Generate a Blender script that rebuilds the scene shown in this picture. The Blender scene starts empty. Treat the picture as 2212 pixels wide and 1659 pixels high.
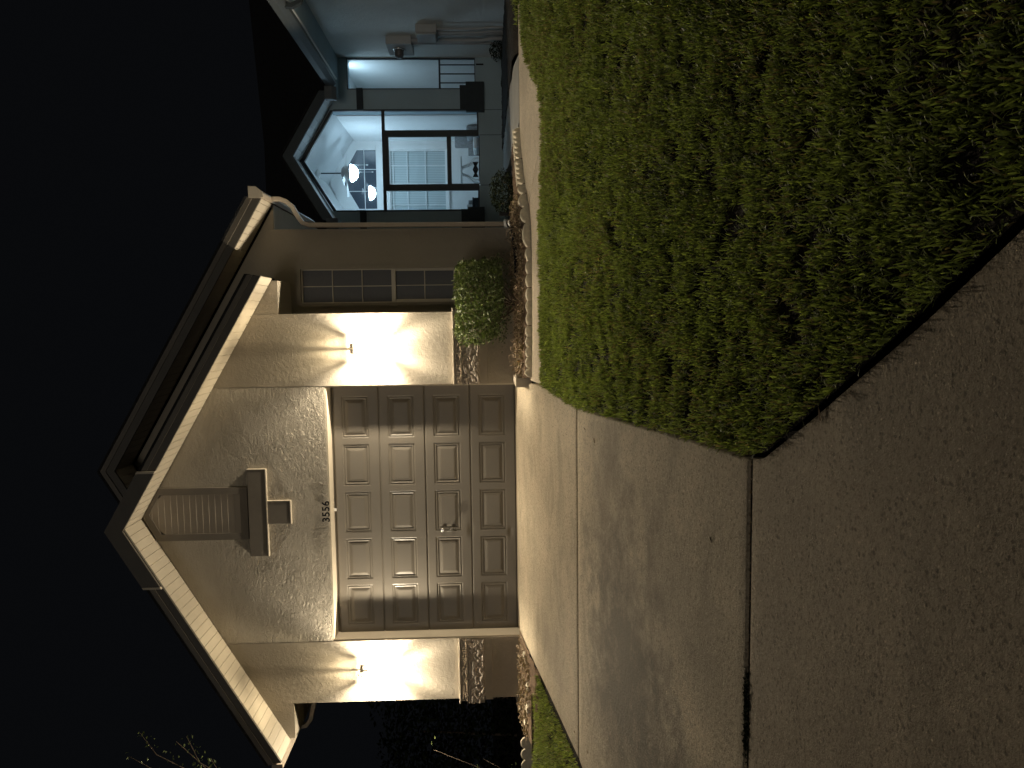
import bpy, bmesh, math, random
import numpy as np
from mathutils import Vector, Matrix, noise as mnoise
random.seed(7); rng = np.random.default_rng(7)
S = bpy.context.scene

# ------------------------------------------------------------------ camera
YAW, PITCH, ROLL = 0.08867722, -0.03452849, -0.01651472
CAM = Vector((3.72115, -8.58179, 0.34989))
def basis():
    cy, sy = math.cos(YAW), math.sin(YAW)
    f = Vector((-sy*math.cos(PITCH), cy*math.cos(PITCH), math.sin(PITCH)))
    r = Vector((cy, sy, 0)); u = r.cross(f)
    return (math.cos(ROLL)*r + math.sin(ROLL)*u, -math.sin(ROLL)*r + math.cos(ROLL)*u, f)
_r, _u, _f = basis()
cam = bpy.data.cameras.new("camera"); cam_ob = bpy.data.objects.new("camera", cam)
S.collection.objects.link(cam_ob); S.camera = cam_ob
# the photograph was taken with the phone turned on its side: world up is towards the left edge
cx, cyv, cz = -_u, _r, -_f
m = Matrix(((cx.x, cyv.x, cz.x, CAM.x), (cx.y, cyv.y, cz.y, CAM.y), (cx.z, cyv.z, cz.z, CAM.z), (0, 0, 0, 1)))
cam_ob.matrix_world = m
cam.sensor_width = 36; cam.sensor_fit = 'HORIZONTAL'; cam.lens = 36*1645/2212
cam.clip_start = 0.05; cam.clip_end = 500

# ------------------------------------------------------------------ world, added dim fill light, exposure
W = bpy.data.worlds.new("World"); S.world = W; W.use_nodes = True
wn = W.node_tree; bgn = wn.nodes["Background"]
bgn.inputs[0].default_value = (0.52, 0.58, 0.70, 1); bgn.inputs[1].default_value = 0.0050
sun = bpy.data.lights.new("fill_glow", 'SUN'); sun.energy = 0.20; sun.angle = math.radians(14); sun.color = (1.0, 0.91, 0.78)  # added fill from behind the camera, not a known street source
sun_ob = bpy.data.objects.new("fill_glow", sun); S.collection.objects.link(sun_ob)
sun_ob.rotation_euler = (math.radians(81), 0, math.radians(-14))
S.view_settings.view_transform = 'Standard'; S.view_settings.look = 'None'
S.view_settings.exposure = 0; S.view_settings.gamma = 1
S.render.engine = 'CYCLES'
S.cycles.max_bounces = 8; S.cycles.diffuse_bounces = 5; S.cycles.transparent_max_bounces = 12
S.cycles.sample_clamp_indirect = 12.0

LAMP_POWER = 11000.0       # emission strength of a lantern bulb
PORCH_POWER = 60.0        # emission strength of a porch ceiling light

# ------------------------------------------------------------------ materials
def nt(name):
    m = bpy.data.materials.new(name); m.use_nodes = True
    t = m.node_tree; b = t.nodes["Principled BSDF"]
    return m, t, b
def N(t, kind, **kw):
    n = t.nodes.new(kind)
    for k, v in kw.items():
        if k.startswith('i_'):
            key = k[2:]; key = int(key) if key.isdigit() else key.replace('_', ' ')
            n.inputs[key].default_value = v
        else: setattr(n, k, v)
    return n
def noise_tex(t, vec, scale, detail=4, rough=.55, dist=0):
    n = N(t, 'ShaderNodeTexNoise'); n.inputs['Scale'].default_value = scale; n.inputs['Detail'].default_value = detail
    n.inputs['Roughness'].default_value = rough; n.inputs['Distortion'].default_value = dist
    t.links.new(vec, n.inputs['Vector']); return n.outputs['Fac']
def ramp(t, fac, pts):
    r = N(t, 'ShaderNodeValToRGB'); e = r.color_ramp.elements
    while len(e) < len(pts): e.new(0.5)
    for k, (p, c) in enumerate(pts):
        e[k].position = p; e[k].color = (c, c, c, 1) if not hasattr(c, '__len__') else (*c, 1)
    t.links.new(fac, r.inputs[0]); return r.outputs[0]
def mathn(t, op, a, b=None):
    n = N(t, 'ShaderNodeMath', operation=op)
    for i, v in enumerate((a, b)):
        if v is None: continue
        if isinstance(v, (int, float)): n.inputs[i].default_value = v
        else: t.links.new(v, n.inputs[i])
    return n.outputs[0]
def mixc(t, fac, a, b, mode='MIX'):
    n = N(t, 'ShaderNodeMix', data_type='RGBA', blend_type=mode)
    for i, v in ((0, fac), (6, a), (7, b)):
        if isinstance(v, (int, float)): n.inputs[i].default_value = v
        elif isinstance(v, (tuple, list)): n.inputs[i].default_value = (*v, 1) if len(v) == 3 else v
        else: t.links.new(v, n.inputs[i])
    return n.outputs[2]
def bumpn(t, b, h, strength, dist, prev=None):
    n = N(t, 'ShaderNodeBump'); n.inputs['Strength'].default_value = strength; n.inputs['Distance'].default_value = dist
    t.links.new(h, n.inputs['Height'])
    if prev is not None: t.links.new(prev, n.inputs['Normal'])
    t.links.new(n.outputs[0], b.inputs['Normal']); return n.outputs[0]
def coords(t, scale=(1, 1, 1), rot=(0, 0, 0)):
    c = N(t, 'ShaderNodeTexCoord'); mp = N(t, 'ShaderNodeMapping')
    mp.inputs['Scale'].default_value = scale; mp.inputs['Rotation'].default_value = rot
    t.links.new(c.outputs['Object'], mp.inputs[0]); return mp.outputs[0]
def plain(name, col, rough=.6, var=.12, vscale=3., bump=.0, bscale=150, bdist=.002, metal=0, scale=(1, 1, 1), spec=.3):
    m, t, b = nt(name); v = coords(t, scale)
    f = noise_tex(t, v, vscale, 6, .6)
    dark = tuple(c*(1-var) for c in col); light = tuple(min(1, c*(1+var)) for c in col)
    t.links.new(ramp(t, f, [(.3, dark), (.7, light)]), b.inputs['Base Color'])
    b.inputs['Roughness'].default_value = rough; b.inputs['Metallic'].default_value = metal
    b.inputs['Specular IOR Level'].default_value = spec
    if bump: bumpn(t, b, noise_tex(t, v, bscale, 3), bump, bdist)
    return m
def emis(name, col, strength):
    m, t, b = nt(name); b.inputs['Base Color'].default_value = (0.8, 0.8, 0.8, 1)
    b.inputs['Emission Color'].default_value = (*col, 1); b.inputs['Emission Strength'].default_value = strength
    return m

def stucco(name, col, amp=.5):
    m, t, b = nt(name); v = coords(t)
    big = noise_tex(t, v, 1.3, 5, .6); mid = noise_tex(t, v, 9, 4, .6)
    c = mixc(t, ramp(t, big, [(.35, 0.), (.7, 1.)]), tuple(x*.93 for x in col), tuple(x*1.05 for x in col))
    c = mixc(t, ramp(t, mid, [(.62, 0.), (.85, .25)]), c, tuple(x*.7 for x in col))
    t.links.new(c, b.inputs['Base Color']); b.inputs['Roughness'].default_value = .85; b.inputs['Specular IOR Level'].default_value = .2
    n1 = bumpn(t, b, noise_tex(t, v, 24, 5, .6, .4), amp*.7, .010)
    bumpn(t, b, noise_tex(t, v, 90, 3, .6), amp*.6, .004, n1)
    return m
def rough_stucco(name, col):
    m, t, b = nt(name); v = coords(t, (1, 1, 1.9))
    n = noise_tex(t, v, 11, 4, .55, 1.4)
    ridge = mathn(t, 'ABSOLUTE', mathn(t, 'SUBTRACT', n, .5))
    lines = ramp(t, ridge, [(0., 1.), (.035, .25), (.07, 0.)])
    plate = ramp(t, noise_tex(t, v, 7, 3, .5, 1.0), [(.47, 0.), (.53, 1.)])
    mask = ramp(t, noise_tex(t, coords(t), 1.6, 2), [(.36, .15), (.58, 1.)])
    # the trowelled texture gets heavier towards the door head, as on the real panel
    sep = N(t, 'ShaderNodeSeparateXYZ'); t.links.new(coords(t), sep.inputs[0])
    low = ramp(t, mathn(t, 'DIVIDE', mathn(t, 'SUBTRACT', 4.2, sep.outputs[2]), 2.0), [(.25, .12), (.75, 1.)])
    h = mathn(t, 'MULTIPLY', mathn(t, 'MULTIPLY', mathn(t, 'ADD', lines, mathn(t, 'MULTIPLY', plate, .55)), mask), low)
    big = noise_tex(t, v, 2.5, 4)
    t.links.new(ramp(t, big, [(.3, tuple(x*.93 for x in col)), (.7, tuple(x*1.05 for x in col))]), b.inputs['Base Color'])
    b.inputs['Roughness'].default_value = .85; b.inputs['Specular IOR Level'].default_value = .2
    n1 = bumpn(t, b, h, .75, .022)
    bumpn(t, b, noise_tex(t, v, 90, 3), .3, .003, n1)
    return m
def concrete(name, col, pits=1.0, stains=1.0, blobs=()):
    m, t, b = nt(name); v = coords(t)
    big = noise_tex(t, v, .9, 6, .62, .4)
    c = mixc(t, ramp(t, big, [(.38, 0.), (.66, 1.)]), tuple(x*.78 for x in col), tuple(x*1.1 for x in col))
    st = noise_tex(t, coords(t, (1.0, 2.4, 1)), 1.7, 8, .68, .5)
    c = mixc(t, mathn(t, 'MULTIPLY', ramp(t, st, [(.52, 0.), (.64, 1.)]), .42*stains), c, tuple(x*.42 for x in col))
    fine = noise_tex(t, coords(t, (.8, 1.0, 1)), 60, 5, .7)
    c = mixc(t, ramp(t, fine, [(.36, .55), (.50, 0.)]), c, tuple(x*.5 for x in col))
    def flecks(scale, thr, rad):
        wv = N(t, 'ShaderNodeVectorMath', operation='ADD'); ns = N(t, 'ShaderNodeTexNoise'); ns.inputs['Scale'].default_value = scale*.8; ns.inputs['Detail'].default_value = 3
        t.links.new(v, ns.inputs['Vector']); sc = N(t, 'ShaderNodeVectorMath', operation='SCALE'); sc.inputs['Scale'].default_value = .9/scale
        t.links.new(ns.outputs['Color'], sc.inputs[0]); t.links.new(v, wv.inputs[0]); t.links.new(sc.outputs[0], wv.inputs[1])
        vr = N(t, 'ShaderNodeTexVoronoi'); vr.inputs['Scale'].default_value = scale; t.links.new(wv.outputs[0], vr.inputs['Vector'])
        sp = N(t, 'ShaderNodeSeparateXYZ'); t.links.new(vr.outputs['Color'], sp.inputs[0])
        return mathn(t, 'MULTIPLY', ramp(t, vr.outputs['Distance'], [(rad*.6, 1.), (rad, 0.)]), ramp(t, sp.outputs[0], [(thr, 0.), (min(1, thr+.12), 1.)]))
    fk = flecks(44, .58-.10*(pits-1), .40); fk2 = flecks(80, .5, .45); fl2 = flecks(60, .80, .30)
    c = mixc(t, mathn(t, 'MULTIPLY', fk, .66*min(1.2, pits)), c, tuple(x*.35 for x in col))
    c = mixc(t, mathn(t, 'MULTIPLY', fk2, .6), c, tuple(x*.45 for x in col))
    c = mixc(t, mathn(t, 'MULTIPLY', fl2, .55*min(1., pits)), c, tuple(min(1, x*1.9) for x in col))
    spk = noise_tex(t, v, 120, 2, .5)
    c = mixc(t, ramp(t, spk, [(.66, 0.), (.76, .7)]), c, tuple(min(1, x*1.9) for x in col))
    for (sx, sy, rx, ry, am) in blobs:
        mp2 = N(t, 'ShaderNodeMapping'); mp2.inputs['Location'].default_value = (-sx/rx, -sy/ry, 0); mp2.inputs['Scale'].default_value = (1/rx, 1/ry, 0)
        t.links.new(v, mp2.inputs[0]); ln = N(t, 'ShaderNodeVectorMath', operation='LENGTH'); t.links.new(mp2.outputs[0], ln.inputs[0])
        q = mathn(t, 'ADD', ln.outputs['Value'], mathn(t, 'MULTIPLY', mathn(t, 'SUBTRACT', noise_tex(t, v, 3.5, 9, .75), .5), 2.6))
        c = mixc(t, mathn(t, 'MULTIPLY', ramp(t, q, [(.25, 1.), (.95, 0.)]), am), c, tuple(x*g for x, g in zip(col, (.30, .31, .34))))
    t.links.new(c, b.inputs['Base Color']); b.inputs['Roughness'].default_value = .8; b.inputs['Specular IOR Level'].default_value = .25
    n1 = bumpn(t, b, noise_tex(t, v, 30, 6, .7), .9*pits, .014)
    vo = N(t, 'ShaderNodeTexVoronoi'); vo.inputs['Scale'].default_value = 75; t.links.new(v, vo.inputs['Vector'])
    pit = ramp(t, vo.outputs['Distance'], [(.0, 0.), (.28, 1.)])
    n2 = bumpn(t, b, pit, .5*pits, .006, n1)
    bumpn(t, b, noise_tex(t, v, 150, 3, .7), .7*pits, .005, n2)
    return m
def foliage(name, a, bcol, dry=(.16, .11, .045), attr='tint', trans=.35, rough=.38, spec=.45):
    m, t, b = nt(name)
    at = N(t, 'ShaderNodeAttribute', attribute_name=attr)
    col = ramp(t, at.outputs['Fac'], [(0., a), (.55, bcol), (.86, tuple(x*1.25 for x in bcol)), (.93, dry), (1., dry)])
    t.links.new(col, b.inputs['Base Color']); b.inputs['Roughness'].default_value = rough; b.inputs['Specular IOR Level'].default_value = spec
    tr = N(t, 'ShaderNodeBsdfTranslucent'); t.links.new(mixc(t, 1.0, col, (1.0, 1.08, .6), 'MULTIPLY'), tr.inputs[0])
    mx = N(t, 'ShaderNodeMixShader'); mx.inputs[0].default_value = trans
    t.links.new(b.outputs[0], mx.inputs[1]); t.links.new(tr.outputs[0], mx.inputs[2])
    t.links.new(mx.outputs[0], t.nodes['Material Output'].inputs[0]); return m
def clearpane(name, tint=(.9, .9, .9), refl=.08, rough=.03):
    m, t, b = nt(name)
    tr = N(t, 'ShaderNodeBsdfTransparent'); tr.inputs[0].default_value = (*tint, 1)
    gl = N(t, 'ShaderNodeBsdfGlossy'); gl.inputs['Roughness'].default_value = rough
    mx = N(t, 'ShaderNodeMixShader'); mx.inputs[0].default_value = refl
    t.links.new(tr.outputs[0], mx.inputs[1]); t.links.new(gl.outputs[0], mx.inputs[2])
    t.links.new(mx.outputs[0], t.nodes['Material Output'].inputs[0]); return m

CREAM = (.32, .283, .228)
M_stucco = stucco('cream_stucco', CREAM, .85)
M_rough = rough_stucco('trowelled_stucco', (.42, .38, .315))
M_trim = plain('cream_trim_paint', (.50, .44, .35), .55, .06)
M_soffit = plain('vinyl_soffit', (.44, .39, .31), .5, .05, 4)
M_fascia = plain('brown_fascia', (.085, .077, .065), .5, .1, 5)
M_drip = plain('drip_edge_metal', (.12, .105, .085), .45, .08)
M_taupe = plain('taupe_paint', (.17, .15, .125), .7, .08, 5, .3, 90)
M_louvre = plain('louvre_paint', (.33, .29, .24), .6, .06)
M_door = plain('taupe_door_paint', (.130, .115, .094), .42, .05, 2, .15, 260, .0008, spec=.4)
M_band = plain('carved_stone', (.36, .31, .26), .75, .25, 22, .5, 120, .003)
M_bandflat = plain('smooth_stone', (.33, .29, .235), .75, .08, 6, .2, 120)
M_shingle = plain('dark_shingles', (.016, .016, .017), .9, .4, 12, .8, 60, .01)
M_winframe = plain('window_frame_paint', (.62, .56, .46), .5, .05)
M_screenpane = plain('grey_window_screen', (.10, .10, .105), .45, .06, 40, spec=.5)
M_gutter = plain('beige_gutter', (.40, .34, .27), .45, .06)
M_metal = plain('lantern_metal', (.55, .50, .42), .32, .1, 20, metal=.9)
M_black = plain('black_plastic', (.010, .010, .011), .6, .2, 10, spec=.15)
M_white = plain('white_plastic', (.75, .75, .73), .45, .04)
M_dark = plain('dark_bronze_frame', (.045, .052, .056), .45, .15, 8)
M_rubber = plain('rubber_seal', (.03, .03, .03), .7, .1)
M_chrome = plain('chrome', (.8, .78, .74), .2, .05, metal=1)
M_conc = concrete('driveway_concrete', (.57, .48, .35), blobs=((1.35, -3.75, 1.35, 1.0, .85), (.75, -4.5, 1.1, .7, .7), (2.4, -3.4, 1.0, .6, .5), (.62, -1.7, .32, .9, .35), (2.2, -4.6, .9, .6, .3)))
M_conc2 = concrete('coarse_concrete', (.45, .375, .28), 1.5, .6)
M_path = concrete('path_concrete', (.60, .51, .39), .6, .5)
M_edging = plain('cast_edging', (.66, .59, .46), .8, .15, 25, .5, 120, .003)
M_soil = plain('soil', (.022, .017, .012), .95, .35, 9, 1., 40, .02)
M_mulch = plain('mulch', (.17, .115, .075), .95, .5, 40, 1., 60, .02)
M_twig = plain('dry_twig', (.28, .20, .13), .85, .3, 14)
M_bark = plain('bark', (.12, .09, .065), .9, .3, 20, .6, 60)
M_grass = foliage('grass_blades', (.055, .076, .018), (.320, .375, .100), (.28, .22, .10), rough=.45, spec=.3, trans=.42)
M_leaf = foliage('shrub_leaves', (.024, .038, .014), (.105, .135, .045), (.20, .24, .08), trans=.22, rough=.42, spec=.3)
M_deadleaf = foliage('dry_leaves', (.13, .09, .05), (.26, .19, .12), (.45, .37, .26), trans=.15, rough=.6)
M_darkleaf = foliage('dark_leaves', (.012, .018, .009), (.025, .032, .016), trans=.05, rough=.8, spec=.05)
M_pane = clearpane('lantern_glass')
M_roofglass = clearpane('frosted_roof_glass', (.62, .60, .54), .05, .3)
M_screen = clearpane('insect_screen', (.86, .88, .9), .01, .3)
M_bulb = emis('warm_bulb', (1.0, .86, .635), LAMP_POWER)
M_pbulb = emis('cool_diffuser', (.56, .82, 1.0), PORCH_POWER)
# neighbour's paint
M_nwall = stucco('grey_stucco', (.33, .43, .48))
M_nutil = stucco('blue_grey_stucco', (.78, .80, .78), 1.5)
M_nwhite = plain('white_interior', (.78, .80, .80), .7, .03)
M_nceil = plain('white_ceiling', (.72, .75, .76), .7, .03)
M_nfascia = plain('dark_grey_fascia', (.06, .075, .085), .6, .1)
M_nsoffit = plain('pale_grey_soffit', (.5, .52, .52), .6, .06)
M_ngutter = plain('grey_gutter', (.11, .125, .135), .5, .08)
M_nband = plain('charcoal_band', (.035, .045, .052), .75, .12, 10)
M_nutilbox = plain('grey_enamel', (.42, .43, .43), .5, .08)
M_nsiding = plain('grey_wicker', (.30, .31, .32), .8, .3, 60, .6, 100, .004, scale=(1, 1, .25))
def blind_mat():
    m, t, b = nt('vertical_blinds'); v = coords(t)
    sep = N(t, 'ShaderNodeSeparateXYZ'); t.links.new(v, sep.inputs[0])
    s = mathn(t, 'SINE', mathn(t, 'MULTIPLY', sep.outputs[0], 190.))
    t.links.new(ramp(t, mathn(t, 'ADD', mathn(t, 'MULTIPLY', s, .5), .5), [(.0, (.33, .40, .42)), (.6, (.52, .59, .60))]), b.inputs['Base Color'])
    b.inputs['Roughness'].default_value = .6; return m
M_blind = blind_mat()
def mirror_glass():
    m, t, b = nt('transom_glass'); b.inputs['Base Color'].default_value = (.09, .11, .14, 1)
    b.inputs['Roughness'].default_value = .04; b.inputs['Specular IOR Level'].default_value = 1.0
    b.inputs['IOR'].default_value = 1.9; return m
M_glass = mirror_glass()

# ------------------------------------------------------------------ mesh helpers
class MB:
    def __init__(s): s.v = []; s.f = []; s.sm = []
    def add(s, vs, fs, smooth=False):
        o = len(s.v); s.v += [tuple(p) for p in vs]
        s.f += [tuple(i+o for i in f) for f in fs]; s.sm += [smooth]*len(fs); return s
    def box(s, x0, x1, y0, y1, z0, z1):
        v = [(x, y, z) for z in (z0, z1) for y in (y0, y1) for x in (x0, x1)]
        return s.add(v, [(0, 2, 3, 1), (4, 5, 7, 6), (0, 1, 5, 4), (2, 6, 7, 3), (0, 4, 6, 2), (1, 3, 7, 5)])
    def prism_y(s, poly, y0, y1):     # poly of (x,z), extruded along y
        n = len(poly); v = [(x, y0, z) for x, z in poly] + [(x, y1, z) for x, z in poly]
        f = [tuple(range(n)), tuple(range(2*n-1, n-1, -1))] + [(i, i+n, (i+1) % n+n, (i+1) % n) for i in range(n)]
        return s.add(v, f)
    def prism_x(s, poly, x0, x1):     # poly of (y,z)
        n = len(poly); v = [(x0, y, z) for y, z in poly] + [(x1, y, z) for y, z in poly]
        f = [tuple(range(n-1, -1, -1)), tuple(range(n, 2*n))] + [(i, (i+1) % n, (i+1) % n+n, i+n) for i in range(n)]
        return s.add(v, f)
    def prism_z(s, poly, z0, z1):
        n = len(poly); v = [(x, y, z0) for x, y in poly] + [(x, y, z1) for x, y in poly]
        f = [tuple(range(n-1, -1, -1)), tuple(range(n, 2*n))] + [(i, (i+1) % n, (i+1) % n+n, i+n) for i in range(n)]
        return s.add(v, f)
    def tube(s, pts, r, n=8, cap=True):
        pts = [Vector(p) for p in pts]; k = len(pts)
        rs = r if hasattr(r, '__len__') else [r]*k; base = len(s.v); vs = []
        up = Vector((0.13, .27, 1)).normalized(); prev = None
        for i, p in enumerate(pts):
            d = (pts[min(i+1, k-1)]-pts[max(i-1, 0)]).normalized()
            a = d.cross(up if prev is None else prev); 
            if a.length < 1e-4: a = d.cross(Vector((1, 0, 0)))
            a.normalize(); b2 = a.cross(d).normalized(); prev = b2
            for j in range(n):
                an = 2*math.pi*j/n; vs.append(p+(a*math.cos(an)+b2*math.sin(an))*rs[i])
        fs = [(i*n+j, i*n+(j+1) % n, (i+1)*n+(j+1) % n, (i+1)*n+j) for i in range(k-1) for j in range(n)]
        if cap: fs += [tuple(range(n-1, -1, -1)), tuple(range((k-1)*n, k*n))]
        return s.add(vs, fs, True)
    def rtube(s, pts, w, h):          # rectangular downspout: pts in a plane, w along its normal
        pts = [Vector(p) for p in pts]; k = len(pts); vs = []
        nrm = None
        for i in range(k-1):
            c = (pts[i+1]-pts[i])
            if abs(c.normalized().dot(Vector((0, 1, 0)))) < .5: nrm = Vector((0, 1, 0))
        nrm = nrm or Vector((1, 0, 0))
        for i, p in enumerate(pts):
            d = (pts[min(i+1, k-1)]-pts[max(i-1, 0)]).normalized(); a = d.cross(nrm).normalized()
            for sx, sy in ((-1, -1), (1, -1), (1, 1), (-1, 1)): vs.append(p+a*sx*h/2+nrm*sy*w/2)
        fs = [(i*4+j, i*4+(j+1) % 4, (i+1)*4+(j+1) % 4, (i+1)*4+j) for i in range(k-1) for j in range(4)]
        fs += [(3, 2, 1, 0), tuple(range((k-1)*4, k*4))]
        return s.add(vs, fs)
    def lathe(s, prof, c, n=20, axis='z'):
        vs = []
        for r, h in prof:
            for j in range(n):
                a = 2*math.pi*j/n; x, y = r*math.cos(a), r*math.sin(a)
                vs.append({'z': (c[0]+x, c[1]+y, c[2]+h), 'y': (c[0]+x, c[1]+h, c[2]+y), 'x': (c[0]+h, c[1]+x, c[2]+y)}[axis])
        k = len(prof)
        fs = [(i*n+j, i*n+(j+1) % n, (i+1)*n+(j+1) % n, (i+1)*n+j) for i in range(k-1) for j in range(n)]
        fs += [tuple(range(n-1, -1, -1)), tuple(range((k-1)*n, k*n))]
        return s.add(vs, fs, True)
    def build(s, name, mat, parent=None, bevel=0):
        off = Vector((0, 0, 0)); p = parent
        while p is not None: off += p.location; p = p.parent
        me = bpy.data.meshes.new(name); me.from_pydata([(Vector(v)-off)[:] for v in s.v], [], s.f)
        me.polygons.foreach_set('use_smooth', s.sm); me.update()
        bm = bmesh.new(); bm.from_mesh(me); bmesh.ops.recalc_face_normals(bm, faces=bm.faces); bm.to_mesh(me); bm.free()
        me.materials.append(mat)
        o = bpy.data.objects.new(name, me); S.collection.objects.link(o)
        if parent is not None: o.parent = parent
        if bevel:
            bv = o.modifiers.new('bevel', 'BEVEL'); bv.width = bevel; bv.segments = 2; bv.limit_method = 'ANGLE'
        return o
def tag(o, label=None, cat=None, group=None, kind=None):
    for k, v in (('label', label), ('category', cat), ('group', group), ('kind', kind)):
        if v: o[k] = v
    return o
def empty(name, loc, label, cat, group=None):
    o = bpy.data.objects.new(name, None); o.empty_display_size = .1; S.collection.objects.link(o); o.location = loc
    return tag(o, label, cat, group)
def grid_mesh(name, P, mat, parent=None, smooth=True, attr=None):
    """P: (rows, cols, 3) world points"""
    off = Vector((0, 0, 0)); p = parent
    while p is not None: off += p.location; p = p.parent
    r, c, _ = P.shape; me = bpy.data.meshes.new(name)
    idx = np.arange(r*c).reshape(r, c)
    q = np.stack([idx[:-1, :-1], idx[:-1, 1:], idx[1:, 1:], idx[1:, :-1]], -1).reshape(-1, 4)
    me.vertices.add(r*c); me.vertices.foreach_set('co', (P.reshape(-1, 3)-np.array(off)).ravel())
    me.loops.add(q.size); me.loops.foreach_set('vertex_index', q.ravel())
    me.polygons.add(len(q)); me.polygons.foreach_set('loop_start', np.arange(len(q))*4)
    me.update(); me.validate(); me.polygons.foreach_set('use_smooth', np.full(len(me.polygons), smooth))
    me.materials.append(mat); o = bpy.data.objects.new(name, me); S.collection.objects.link(o)
    if parent is not None: o.parent = parent
    return o
def raw_mesh(name, V, loops, starts, mat, parent=None, tint=None, smooth=False):
    off = Vector((0, 0, 0)); p = parent
    while p is not None: off += p.location; p = p.parent
    me = bpy.data.meshes.new(name)
    me.vertices.add(len(V)); me.vertices.foreach_set('co', (V-np.array(off)).ravel())
    me.loops.add(len(loops)); me.loops.foreach_set('vertex_index', loops)
    me.polygons.add(len(starts)); me.polygons.foreach_set('loop_start', starts)
    me.update(); me.validate()
    if tint is not None:
        a = me.attributes.new('tint', 'FLOAT', 'POINT'); a.data.foreach_set('value', tint.astype(np.float32))
    me.polygons.foreach_set('use_smooth', np.full(len(me.polygons), smooth))
    me.materials.append(mat); o = bpy.data.objects.new(name, me); S.collection.objects.link(o)
    if parent is not None: o.parent = parent
    return o

def T(d):     # height of the sloping ground at distance d in front of the garage face
    d = np.asarray(d, float)
    return np.where(d < 0, 0, np.where(d < 2.67, -.134*d, np.where(d < 5.28, -.358-.16*(d-2.67), -.7756-.08*(d-5.28))))
def Tz(y): return float(T(-y))

# ------------------------------------------------------------------ ground, drive, paths
def sheet(name, xs, ys, zoff, mat, **kw):
    X, Y = np.meshgrid(np.array(xs, float), np.array(ys, float)); Z = T(-Y)+zoff
    return grid_mesh(name, np.stack([X, Y, Z], -1), mat)
ys = [-120, -60, -30, -15] + list(np.arange(-9, .3, .15)) + [.5, 2, 6, 12, 30, 80, 200]
g = sheet('ground', [-150, -40, -12, -5, 0, 5, 12, 40, 150], ys, -.075, M_soil); tag(g, kind='structure')

def slab(name, rows, mat, thick=.11, zoff=0., step=.09, edge=.012):
    """rows: list of (y, xleft, xright), from far to near; a thick slab following the slope with eased edges"""
    rows = sorted(rows, key=lambda r: -r[0]); ysr = [r[0] for r in rows]
    def at(y):
        for a, b in zip(rows, rows[1:]):
            if a[0] >= y >= b[0]:
                k = 0 if a[0] == b[0] else (a[0]-y)/(a[0]-b[0]); return a[1]+(b[1]-a[1])*k, a[2]+(b[2]-a[2])*k
        return rows[-1][1:]
    n = max(2, int((ysr[0]-ysr[-1])/step)); Ys = list(np.linspace(ysr[0], ysr[-1], n))
    for y in ysr:
        if min(abs(y-q) for q in Ys) > 1e-4: Ys.append(y)
    Ys = sorted(Ys, reverse=True)
    P = []
    prof = [(0, -thick), (0, -edge), (edge*.4, -edge*.3), (edge, 0)]
    ends = [(Ys[0], -thick), (Ys[0], -edge), (Ys[0]-edge*.4, -edge*.3)]
    ende = [(Ys[-1]+edge*.4, -edge*.3), (Ys[-1], -edge), (Ys[-1], -thick)]
    lines = ends + [(y-(edge if i == 0 else 0)+(edge if i == len(Ys)-1 else 0), 0) for i, y in enumerate(Ys)] + ende
    for y, dz in lines:
        xl, xr = at(min(max(y, Ys[-1]), Ys[0])); row = []
        for k, (dx, dzz) in enumerate(prof): row.append((xl+dx, y, Tz(y)+zoff+min(dz, dzz)))
        for k in range(1, 12): row.append((xl+(xr-xl)*k/12, y, Tz(y)+zoff+dz))
        for dx, dzz in reversed(prof): row.append((xr-dx, y, Tz(y)+zoff+min(dz, dzz)))
        P.append(row)
    o = grid_mesh(name, np.array(P), mat); return tag(o, kind='structure')
slab('driveway', [(.27, .0, 2.97), (-.02, .0, 2.97), (-.03, -.02, 3.0), (-.5, .07, 3.0), (-.9, .075, 3.04), (-1.4, .09, 3.05), (-2.1, .10, 3.01), (-2.665, .108, 2.99)], M_conc)
slab('driveway', [(-2.683, .108, 2.99), (-4.18, -.15, 3.045), (-4.8, -.25, 3.07), (-5.362, -.35, 3.09)], M_conc)
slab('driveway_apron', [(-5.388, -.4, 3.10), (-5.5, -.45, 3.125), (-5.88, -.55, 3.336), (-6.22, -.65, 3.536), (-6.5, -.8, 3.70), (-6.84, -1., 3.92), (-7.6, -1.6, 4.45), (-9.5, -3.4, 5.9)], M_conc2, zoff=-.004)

def poly_slab(name, poly, mat, zoff=0, thick=.1, cut=.15):
    bm = bmesh.new(); vs = [bm.verts.new((x, y, 0)) for x, y in poly]; f = bm.faces.new(vs)
    y0, y1 = min(p[1] for p in poly), max(p[1] for p in poly); y = y0+cut
    while y < y1:
        bmesh.ops.bisect_plane(bm, geom=bm.verts[:]+bm.edges[:]+bm.faces[:], plane_co=(0, y, 0), plane_no=(0, 1, 0)); y += cut
    for v in bm.verts: v.co.z = Tz(v.co.y)+zoff
    r = bmesh.ops.extrude_face_region(bm, geom=bm.faces[:])
    for e in r['geom']:
        if isinstance(e, bmesh.types.BMVert): e.co.z -= thick
    bmesh.ops.recalc_face_normals(bm, faces=bm.faces)
    me = bpy.data.meshes.new(name); bm.to_mesh(me); bm.free(); me.materials.append(mat)
    o = bpy.data.objects.new(name, me); S.collection.objects.link(o); return tag(o, kind='structure')
PN = [(3.065, -1.41), (3.65, -1.36), (4.3, -1.35), (4.92, -1.45), (5.42, -1.50)]
PN2 = [(5.435, -1.50), (5.60, -1.47), (5.84, -1.29), (6.10, -.97), (6.46, -.63), (6.95, -.42)]
PF = [(3.065, -.80), (3.64, -.875), (4.29, -.91), (4.56, -.90), (4.81, -.78)]
PF2 = [(4.825, -.765), (5.17, -.56), (5.48, -.42), (5.73, -.345), (6.49, -.345), (6.95, -.33)]
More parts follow.
